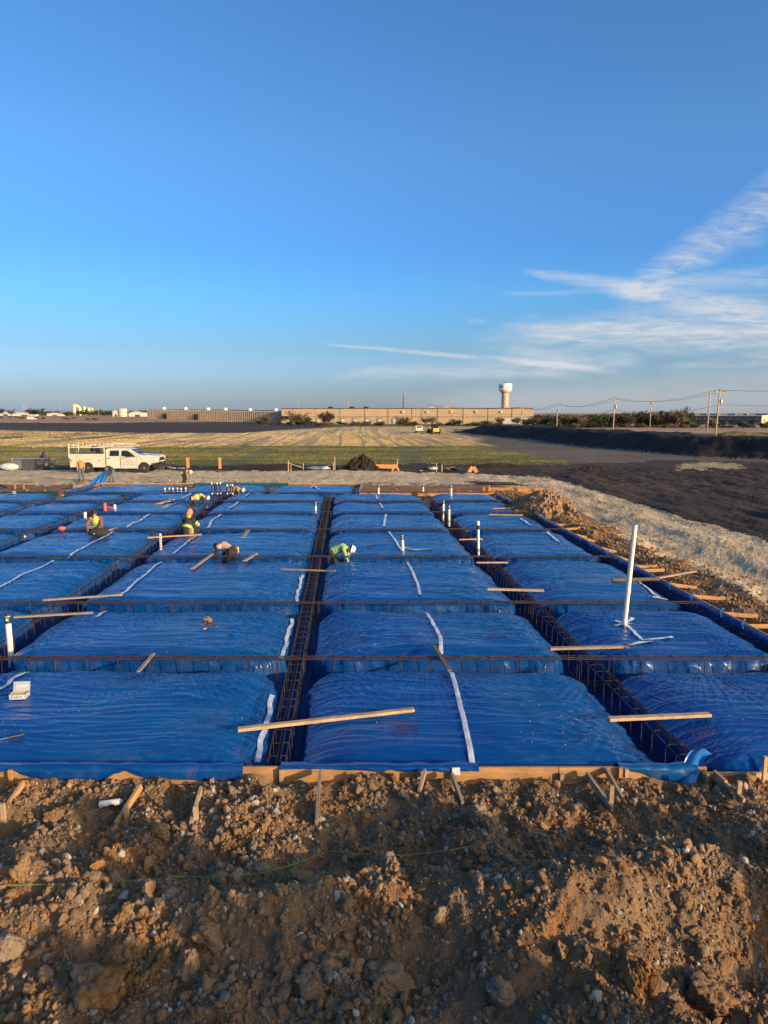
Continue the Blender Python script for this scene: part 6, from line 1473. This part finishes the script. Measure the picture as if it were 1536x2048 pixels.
for i, (lab, px, tp, D) in enumerate([('thin light pole above the tan warehouse, first from its left', 598, 798, 360), ('thin light pole above the tan warehouse, second from its left', 698, 800, 350), ('thin light pole above the tan warehouse, right half', 899, 804, 330), ('low street lamp before the tan warehouse, left end', 633, 818, 330), ('low street lamp before the tan warehouse, right of centre', 952, 822, 300), ('street lamp left of the water tower', 928, 821, 300), ('street lamp under the water tower', 992, 818, 300), ('thin pole at far left, by the white sheds', 55, 808, 720), ('thin pole at far left, right of the first', 60, 806, 760), ('thin pole near the silos', 128, 810, 740), ('thin pole right of the silos', 203, 809, 700)]):
    r = thing('light_pole', lab, 'light pole', ((px - 768) / FPX * D, D, -.3), 0, 'thin light poles'); H = CAMH + .3 + (826 - tp) * D / FPX
    MB().tube([(0, 0, 0), (0, 0, H)], .09 if D < 400 else .14, 6).build('pole', POLE, r, world=False); MB().box((.4, 0, H), (.9, .3, .18)).build('lamp_head', STEEL, r, world=False)
r = thing('radio_mast', 'radio mast with aerials standing above the tan warehouse', 'mast', ((806 - 768) / FPX * 420, 420, -.3)); H = CAMH + .3 + (826 - 787) * 420 / FPX
MB().tube([(0, 0, 0), (0, 0, H)], .28, 8, radii=[.4, .22]).build('mast', DARKB, r, world=False)
for z, s in ((.98, 1), (.93, -1), (.86, -1), (.80, 1), (.74, 1)): MB().bar((s * .2, 0, H * z - .6), (s * .8, 0, H * z + .4), .35, .35).build('aerial', STEEL, r, world=False)
WIRE = plain('overhead_wire', (.05, .05, .055), .6, .2)
def wire(label, a, b, sag, r):
    pts = [a.lerp(b, k / 16) - Vector((0, 0, sag * 4 * (k / 16) * (1 - k / 16))) for k in range(17)]; o = MB().tube(pts, r, 4).build('overhead_wire', WIRE, None, loc=a); tag(o, label, 'wire', 'overhead wires on the right')
far_r = Vector((118, 78, tops[3].z - .4)); chain = [Vector((20, 330, 9))] + tops + [far_r]
spn = ['left of the pole at the warehouse end', 'between the warehouse end pole and the second near pole', 'between the second near pole and the braced pole', 'between the braced pole and the nearest tall pole', 'running out right from the nearest tall pole']
for i in range(5):
    for k, (dx, dz) in enumerate(((-.9, -.2), (.9, -.2), (0, -2.6))):
        wire(f'{["upper", "second", "lowest"][k]} thin wire {spn[i]}', chain[i] + Vector((dx, 0, dz)), chain[i + 1] + Vector((dx, 0, dz)), 1.2 if i < 4 else .5, .028 if i > 2 else .04)

# ------------------------------------------------------------------ trees
def leafy(name, cols):
    m, t, b = new_mat(name); co = t.node('ShaderNodeTexCoord').outputs['Object']; n = t.noise(co, .5, 5, .7); n2 = t.noise(co, 3.0, 3, .7)
    t.put(b.inputs['Base Color'], t.ramp(t.math('ADD', t.math('MULTIPLY', n, .5), t.math('MULTIPLY', n2, .5)), [(.36, cols[0]), (.5, cols[1]), (.64, cols[2])])); b.inputs['Roughness'].default_value = .8; b.inputs['Specular IOR Level'].default_value = .2; return m
TWIG = leafy('bare_twigs', [(.055, .040, .030), (.095, .070, .052), (.15, .115, .085)]); EVER = leafy('evergreen_leaves', [(.018, .030, .012), (.035, .055, .020), (.06, .08, .03)]); OLIVE = leafy('olive_leaves', [(.045, .045, .018), (.075, .078, .03), (.12, .11, .05)])
BARK = plain('grey_bark', (.12, .09, .065), .9, .3, 3)
def tree_proto(kind, seed):
    rr = random.Random(seed); bare = kind == 'bare'; root = thing('bare_tree' if bare else ('evergreen_tree' if kind == 'ever' else 'leafy_bush'), 'x', 'tree', (0, 0, -500)); H = 1.0
    tr = MB(); tips = []
    th = .35 if kind != 'olive' else .15
    tr.tube([(0, 0, -.03), (rr.uniform(-.02, .02), 0, th * .6), (rr.uniform(-.03, .03), 0, th)], .03, 6, radii=[.035, .026, .02])
    br = MB()
    for i in range(11 if bare else 7):
        a = rr.uniform(0, 6.28); e = rr.uniform(.35, 1.2); l = rr.uniform(.35, .62); z0 = th * rr.uniform(.5, 1); p0 = Vector((0, 0, z0)); p1 = p0 + Vector((math.cos(a) * math.cos(e), math.sin(a) * math.cos(e), math.sin(e))) * l * .55; p2 = p1 + Vector((math.cos(a) * math.cos(e) * .7 + rr.uniform(-.2, .2), math.sin(a) * math.cos(e) * .7 + rr.uniform(-.2, .2), math.sin(e))) * l * .5
        br.tube([p0, p1, p2], .01, 4, radii=[.014, .009, .003]); tips += [p1, p2]
        for q in range(3):
            s = p1.lerp(p2, rr.random()); e2 = s + Vector((rr.gauss(0, .12), rr.gauss(0, .12), abs(rr.gauss(.08, .08)))); br.tube([s, e2], .004, 3, radii=[.006, .002]); tips.append(e2)
    tr.build('trunk', BARK, root, world=False); br.build('limbs', BARK, root, world=False)
    V, F = [], []; n = 420 if bare else 620
    for i in range(n):
        c = rr.choice(tips) + Vector((rr.gauss(0, .075), rr.gauss(0, .075), rr.gauss(0, .065))) * (1 if bare else 1.15)
        if kind == 'olive' : c.z *= .9
        if c.z < .06: c.z = .06 + rr.random() * .2
        s = rr.uniform(.018, .05) * (1 if not bare else 1.1); d = Vector((rr.gauss(0, 1), rr.gauss(0, 1), rr.gauss(0, .8))).normalized(); u = d.orthogonal().normalized(); w = d.cross(u)
        el = 1.0 if not bare else .28; o = len(V)
        if bare: u = (Vector((c.x, c.y, .3)) + Vector((rr.gauss(0, .3), rr.gauss(0, .3), rr.gauss(.3, .3)))).normalized(); w = u.orthogonal().normalized(); s *= 1.6
        V += [c - u * s - w * s * el, c + u * s - w * s * el * .6, c + u * s * .8 + w * s * el, c - u * s * .7 + w * s * el * .8]; F.append((o, o + 1, o + 2, o + 3))
    MB().add(V, F).build('crown', TWIG if bare else (EVER if kind == 'ever' else OLIVE), root, world=False)
    return root
PROT = {k: [tree_proto(k, 900 + 7 * i + len(k)) for i in range(3)] for k in ('bare', 'ever', 'olive')}
used = set()
def plant(kind, px, base_y, top_y, D, label, wide=1.0, group='trees along the far field edges'):
    x = (px - 768) / FPX * D; z = float(gz(x, D)) - .1; h = max(1.5, CAMH - z + (826 - top_y) * D / FPX)
    src = PROT[kind][random.randrange(3)]
    if src in used or True:
        o = dup(src, (x, D, z), random.uniform(0, 6.28), (h * wide, h * wide, h), label, group)
    return o
# left skyline
lab = {'bare': 'grey brown bare tree far off along the left skyline', 'ever': 'dark green tree among the sheds on the left skyline', 'olive': 'olive green bush low on the left skyline'}
for i in range(46):
    px = random.uniform(-60, 330); k = random.choice(['bare', 'ever', 'olive', 'bare', 'olive']); top = random.uniform(818, 826)
    plant(k, px, 832, top, random.uniform(850, 980), lab[k], 1.6)
for px, top, k in [(85, 817, 'ever'), (76, 820, 'ever'), (140, 819, 'olive'), (165, 820, 'ever'), (178, 820, 'ever'), (200, 821, 'ever'), (222, 820, 'ever'), (212, 819, 'olive'), (150, 824, 'ever'), (5, 814, 'bare'), (30, 818, 'bare'), (66, 816, 'bare'), (268, 819, 'bare'), (285, 820, 'bare'), (298, 818, 'bare')]:
    plant(k, px, 832, top, 740, lab[k] , 1.3)
for i in range(170):
    px = random.uniform(-120, 1660); k = random.choice(['bare', 'ever', 'olive', 'bare'])
    plant(k, px, 830, random.uniform(819.5, 824.5) + (7.5 if px > 1050 else 0), random.uniform(980, 1150), 'grey brown tree in the distant horizon line, ' + ('left of the silos' if px < 150 else 'between the silos and the fluted warehouse' if px < 300 else 'behind the warehouses' if px < 1064 else 'behind the right thicket'), 2.2, 'distant trees along the horizon')
# before the tan warehouse
lab2 = {'bare': 'leafless shrub in front of the tan warehouse', 'ever': 'dark green shrub in front of the tan warehouse', 'olive': 'low olive shrub in front of the tan warehouse'}
for px, top, k in [(590, 822, 'bare'), (606, 825, 'bare'), (620, 834, 'ever'), (648, 821, 'bare'), (660, 824, 'bare'), (800, 832, 'bare'), (808, 833, 'bare'), (850, 833, 'bare'), (862, 832, 'bare'), (905, 836, 'bare'), (915, 838, 'ever'), (1000, 833, 'bare'), (1030, 833, 'bare'), (1046, 836, 'bare'), (535, 828, 'bare'), (520, 834, 'olive'), (1060, 834, 'ever')]:
    plant(k, px, 846, top, 300, lab2[k], 1.1, 'shrubs before the tan warehouse')
for i in range(44):
    px = random.uniform(560, 1070); k = random.choice(['bare', 'olive', 'olive', 'bare', 'ever']); plant(k, px, 847, random.uniform(839, 844), random.uniform(290, 305), lab2[k], 2.0, 'shrubs before the tan warehouse')
for i in range(24):
    px = random.uniform(330, 560); k = random.choice(['bare', 'olive']); plant(k, px, 840, random.uniform(833, 837), 470, 'scrubby low bush at the foot of the fluted warehouse', 2.0, 'shrubs before the fluted warehouse')
# thicket on the right
lab3 = {'bare': 'bare brown tree in the dense thicket behind the right field', 'ever': 'dark green tree in the thicket behind the right field', 'olive': 'olive bush along the foot of the right thicket'}
for i in range(170):
    px = random.uniform(1062, 1372); k = random.choice(['bare', 'bare', 'bare', 'olive', 'ever'])
    sec = 'left of the second near pole' if px < 1111 else 'between the second near pole and the braced pole' if px < 1223 else 'between the braced pole and the dark pole' if px < 1296 else 'right of the dark pole'
    top = np.interp(px, [1062, 1100, 1180, 1240, 1300, 1350, 1372], [833, 832, 831, 827, 822, 822, 831]) + random.uniform(-1.5, 3.5); plant(k, px, 853, top, random.uniform(255, 320), lab3[k].split(' in the ')[0].split(' along ')[0] + ' of the right thicket, ' + sec, 1.1, 'trees of the right thicket')
for i in range(60):
    px = random.uniform(1060, 1600); k = random.choice(['bare', 'olive', 'ever', 'olive']); plant(k, px, 854, random.uniform(843, 849), random.uniform(248, 256), lab3['olive'] if k == 'olive' else lab3[k], 1.7, 'trees of the right thicket')
plant('bare', 1097, 852, 822, 300, 'tall pale bare tree at the left end of the right thicket', .8); plant('bare', 1357, 852, 814, 300, 'tall bare tree rising over the right end of the thicket', .8); plant('ever', 1374, 852, 822, 280, 'green topped tree beside the shaded warehouse roof', .7)
for px, top in [(1422, 834), (1395, 838), (1440, 838), (1462, 836), (1475, 838), (1498, 836), (1530, 838)]: plant('ever' if px % 2 else 'bare', px, 853, top, 262, 'tree standing before the shaded warehouse', .9, 'trees before the shaded warehouse')
for k in PROT:
    for r_ in PROT[k]:
        for c in list(r_.children): bpy.data.objects.remove(c)
        bpy.data.objects.remove(r_)
# cattle on the far left pasture
COW = plain('dark_cow_hide', (.03, .02, .016), .8, .3, 2)
def cow_proto():
    root = thing('cow', 'dark cow grazing on the far left pasture', 'cow', (0, 0, 0)); m = MB()
    limb(m, (-.75, 0, 1.0), (.6, 0, 1.02), .36, .38); limb(m, (.6, 0, 1.1), (1.05, 0, .85), .25, .17); limb(m, (1.05, 0, .85), (1.3, 0, .45), .15, .10)
    for x in (-.75, .55):
        for s in (-1, 1): limb(m, (x, s * .2, .9), (x + (.06 if x < 0 else -.02), s * .2, .45), .13, .08); limb(m, (x + (.06 if x < 0 else -.02), s * .2, .45), (x, s * .2, .04), .07, .06)
    limb(m, (-1.08, 0, 1.15), (-1.15, 0, .5), .05, .03)
    for s in (-1, 1): limb(m, (1.02, s * .1, .98), (.98, s * .26, 1.0), .05, .03)
    remesh('body', m, .07, COW, root, 2); return root
cw = cow_proto(); first = True
for px, py, rz in [(3, 838, 0), (21, 837, 3), (33, 837.5, .4), (41, 839, .2), (49, 838, 3.3), (73, 839, 0), (87, 840, 3), (129, 840, .3), (136, 841.5, 3.1), (147, 839.5, .2), (176, 842, 0), (188, 841.5, 3), (193, 842, .3)]:
    p = hit(px, py); o = dup(cw, p, rz, 1.0, None, 'dark cattle on the far left pasture')
for c in list(cw.children): bpy.data.objects.remove(c)
bpy.data.objects.remove(cw)
p = hit(64, 838.5); o = link_mesh('pale_trough', MB().prism([(-2.2, 0), (-2.6, 1.4), (2.6, 1.4), (2.2, 0)], -.8, .8).mesh('pale_trough', ROOFW), None, p); tag(o, 'pale feed trough among the dark cattle at far left', 'trough')
